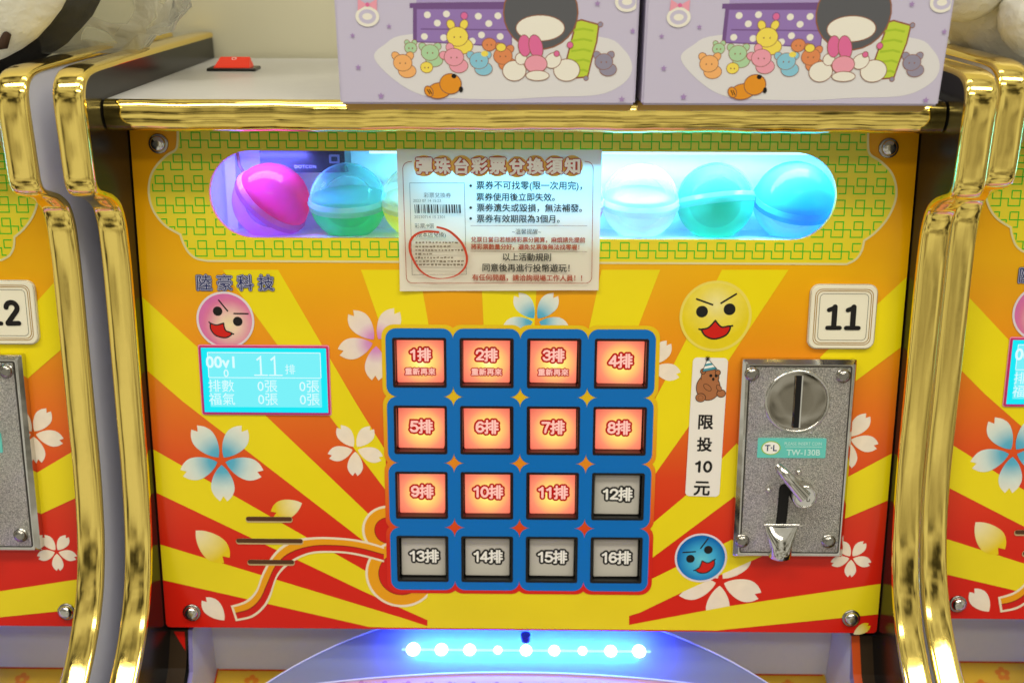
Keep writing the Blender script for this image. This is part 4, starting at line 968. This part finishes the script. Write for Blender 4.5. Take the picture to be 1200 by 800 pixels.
    toy(360, 165, 46, 'yellow', (-.5, .5), er=.34, el_=1.25); toy(345, 255, 42, 'pink', (-1.4, -.4), body=True); toy(455, 270, 40, 'sky', (-1.0, 1.0)); el(480, 240, 16, 12, TOY['yellow'], None)
    toy(500, 200, 30, 'rust', (), body=False); toy(560, 250, 40, 'rust', (-.4, .8)); el(552, 212, 20, 16, TOY['yellow'], OUTB, 3)
    toy(1003, 275, 38, 'grey', (-.8, .8))
    el(610, 315, 50, 42, IVORY); el(840, 312, 56, 46, IVORY); el(640, 262, 24, 24, IVORY); el(780, 270, 36, 30, IVORY, rot=.5)
    el(655, 205, 26, 44, TOY['rose'], rot=.1); el(705, 210, 28, 50, TOY['rose'], rot=.25); el(705, 285, 48, 36, TOY['pink']); el(712, 336, 50, 20, IVORY)
    el(796, 240, 11, 11, TOY['rose'], OUTB, 3); el(855, 202, 12, 12, TOY['rose'], OUTB, 3)
    el(280, 402, 52, 32, TOY['fox'], OUTB, 4, .15); el(330, 372, 46, 42, TOY['fox'], OUTB, 4); el(235, 405, 16, 22, TOY['fox'], OUTB, 4, .5); el(345, 338, 11, 10, INK, None); el(376, 396, 9, 13, INK, None)
    for s_ in (0, 9): mb.ribbon([B(228 + s_, 396), B(240 + s_, 418)], 4 * kb, INK)
    # ribbon bow over a lace ring at both upper corners
    for zx, zy in ((-35, 55), (1105, -10)):
        el(zx, zy + 22, 52, 42, IVORY, None); el(zx, zy + 22, 38, 30, LIL, None); el(zx, zy + 22, 22, 14, IVORY, None)
        for s_ in (-1, 1): mb.poly([B(zx, zy - 30), B(zx + s_ * 42, zy - 56), B(zx + s_ * 42, zy - 4)], TOY['pink'])
        el(zx, zy - 30, 9, 9, TOY['rose'], None)
    def star(zx, zy, r):
        c = B(zx, zy); mb.poly([(c[0] + (r if k_ % 2 == 0 else r * .45) * kb * math.sin(k_ * PI / 5), c[1] + (r if k_ % 2 == 0 else r * .45) * kb * math.cos(k_ * PI / 5)) for k_ in range(10)], TOY['star'])
    for q in ((25, 425, 16), (-75, 300, 14), (1082, 440, 16), (1130, 140, 14), (975, 20, 14), (60, 120, 12), (-100, 160, 12)): star(*q)
    # keep the print on the front face only
    keep = MB()
    def clamp(p): return (min(max(p[0], .002), Wd - .002), min(max(p[1], .002), Hh - .002), p[2])
    mb.v = [clamp(p) for p in mb.v]
    obj('front_print', mb, body, fr @ Matrix.Rotation(PI / 2, 4, 'X'))
gift_box(-.1071, -.0195, 0, 'lilac toy box on the shelf nearer the power switch, left one of the pair')
gift_box(.0702, -.0200, 0, 'lilac toy box at the right end of the shelf, next to the white plush')

# round plush cushion in a clear bag on the left neighbour's shelf
def ellipsoid(mb, c, r, m, nu_=40, nv=24, noise=0., rot=None, ns=30.):
    from mathutils import noise as nz
    vs = []
    for j in range(nv + 1):
        th = PI * j / nv
        for i in range(nu_):
            ph = 2 * PI * i / nu_; d = Vector((math.sin(th) * math.cos(ph), math.sin(th) * math.sin(ph), math.cos(th)))
            k = 1 + noise * nz.noise(d * ns * .1) + noise * .5 * nz.noise(d * ns * .25)
            v = Vector((d.x * r[0], d.y * r[1], d.z * r[2])) * k
            if rot: v = rot @ v
            vs.append(v + Vector(c))
    mb.add(vs, [(j * nu_ + i, j * nu_ + (i + 1) % nu_, (j + 1) * nu_ + (i + 1) % nu_, (j + 1) * nu_ + i)[::-1] for j in range(nv) for i in range(nu_)], m, True)
PLW = mat('plush_white', S(232, 230, 218), .9); PLB = mat('plush_black', S(38, 36, 36), .85)
bump(PLW, 140, .0018, 5); bump(PLB, 300, .0006)
cc = Vector((-.372, .075, ZS + .108))
t = empty('round_cushion', (cc.x, cc.y, ZS), 'round white plush cushion with a black rim in the upper left corner', 'cushion')
mb = MB(); ellipsoid(mb, cc, (.108, .038, .104), PLB, noise=.02); obj('black_cover', mb, t)
mb = MB(); ellipsoid(mb, cc + Vector((.001, -.030, -.001)), (.098, .034, .095), PLW, noise=.01); fc = obj('white_face', mb, t)
mb = MB(); c = on(1, .032, 2, 44); mb.tube([c + Vector((.0035, 0, .008)), c + Vector((.0042, -.001, .002)), c + Vector((.001, -.0015, -.004)), c + Vector((-.006, -.0015, -.006))], [.0012, .0026, .0034, .0020], mat('brown_felt', S(60, 40, 26), .8), 10); obj('brown_felt_mark', mb, fc)
BAG = glassy('clear_film', (.98, .98, .95, 1), .05, .08, (.85, .84, .76, 1))
m_ = BAG; tt = m_.node_tree; pr = [n for n in tt.nodes if n.type == 'BSDF_PRINCIPLED'][0]
nn = N(tt, 'ShaderNodeTexNoise'); nn.inputs['Scale'].default_value = 28; nn.inputs['Detail'].default_value = 3; nn.inputs['Distortion'].default_value = 1.2
bp = N(tt, 'ShaderNodeBump'); bp.inputs['Distance'].default_value = .012; tcn = N(tt, 'ShaderNodeTexCoord')
tt.links.new(tcn.outputs['Object'], nn.inputs['Vector']); tt.links.new(nn.outputs[0], bp.inputs['Height']); tt.links.new(bp.outputs[0], pr.inputs['Normal'])
mb = MB(); ellipsoid(mb, cc + Vector((.028, .012, .004)), (.150, .052, .109), BAG, 60, 40, noise=.13, ns=42)
mb.v = [(x, y, max(z, ZS + .020)) for x, y, z in mb.v]
obj('plastic_bag', mb, None, None, 'crumpled clear plastic bag around the round cushion in the upper left corner', 'plastic bag')

# white plush at the right edge
t = empty('plush_toy', (.36, .08, ZS), 'white plush toy with rounded paws sitting at the right photo edge above the gold edging', 'plush toy')
mb = MB(); ellipsoid(mb, (.372, .100, ZS + .075), (.092, .060, .085), PLW, 90, 60, noise=.03, ns=60); obj('body', mb, t)
for c, r in (((.335, .040, ZS + .047), (.036, .034, .029)), ((.285, .070, ZS + .073), (.030, .030, .032)), ((.425, .035, ZS + .036), (.034, .034, .028))):
    mb = MB(); ellipsoid(mb, c, r, PLW, 70, 50, noise=.025, ns=60); obj('paw', mb, t)
print('objects', len(bpy.data.objects), 'tris', sum(len(o.data.polygons) for o in bpy.data.objects if o.type == 'MESH'))
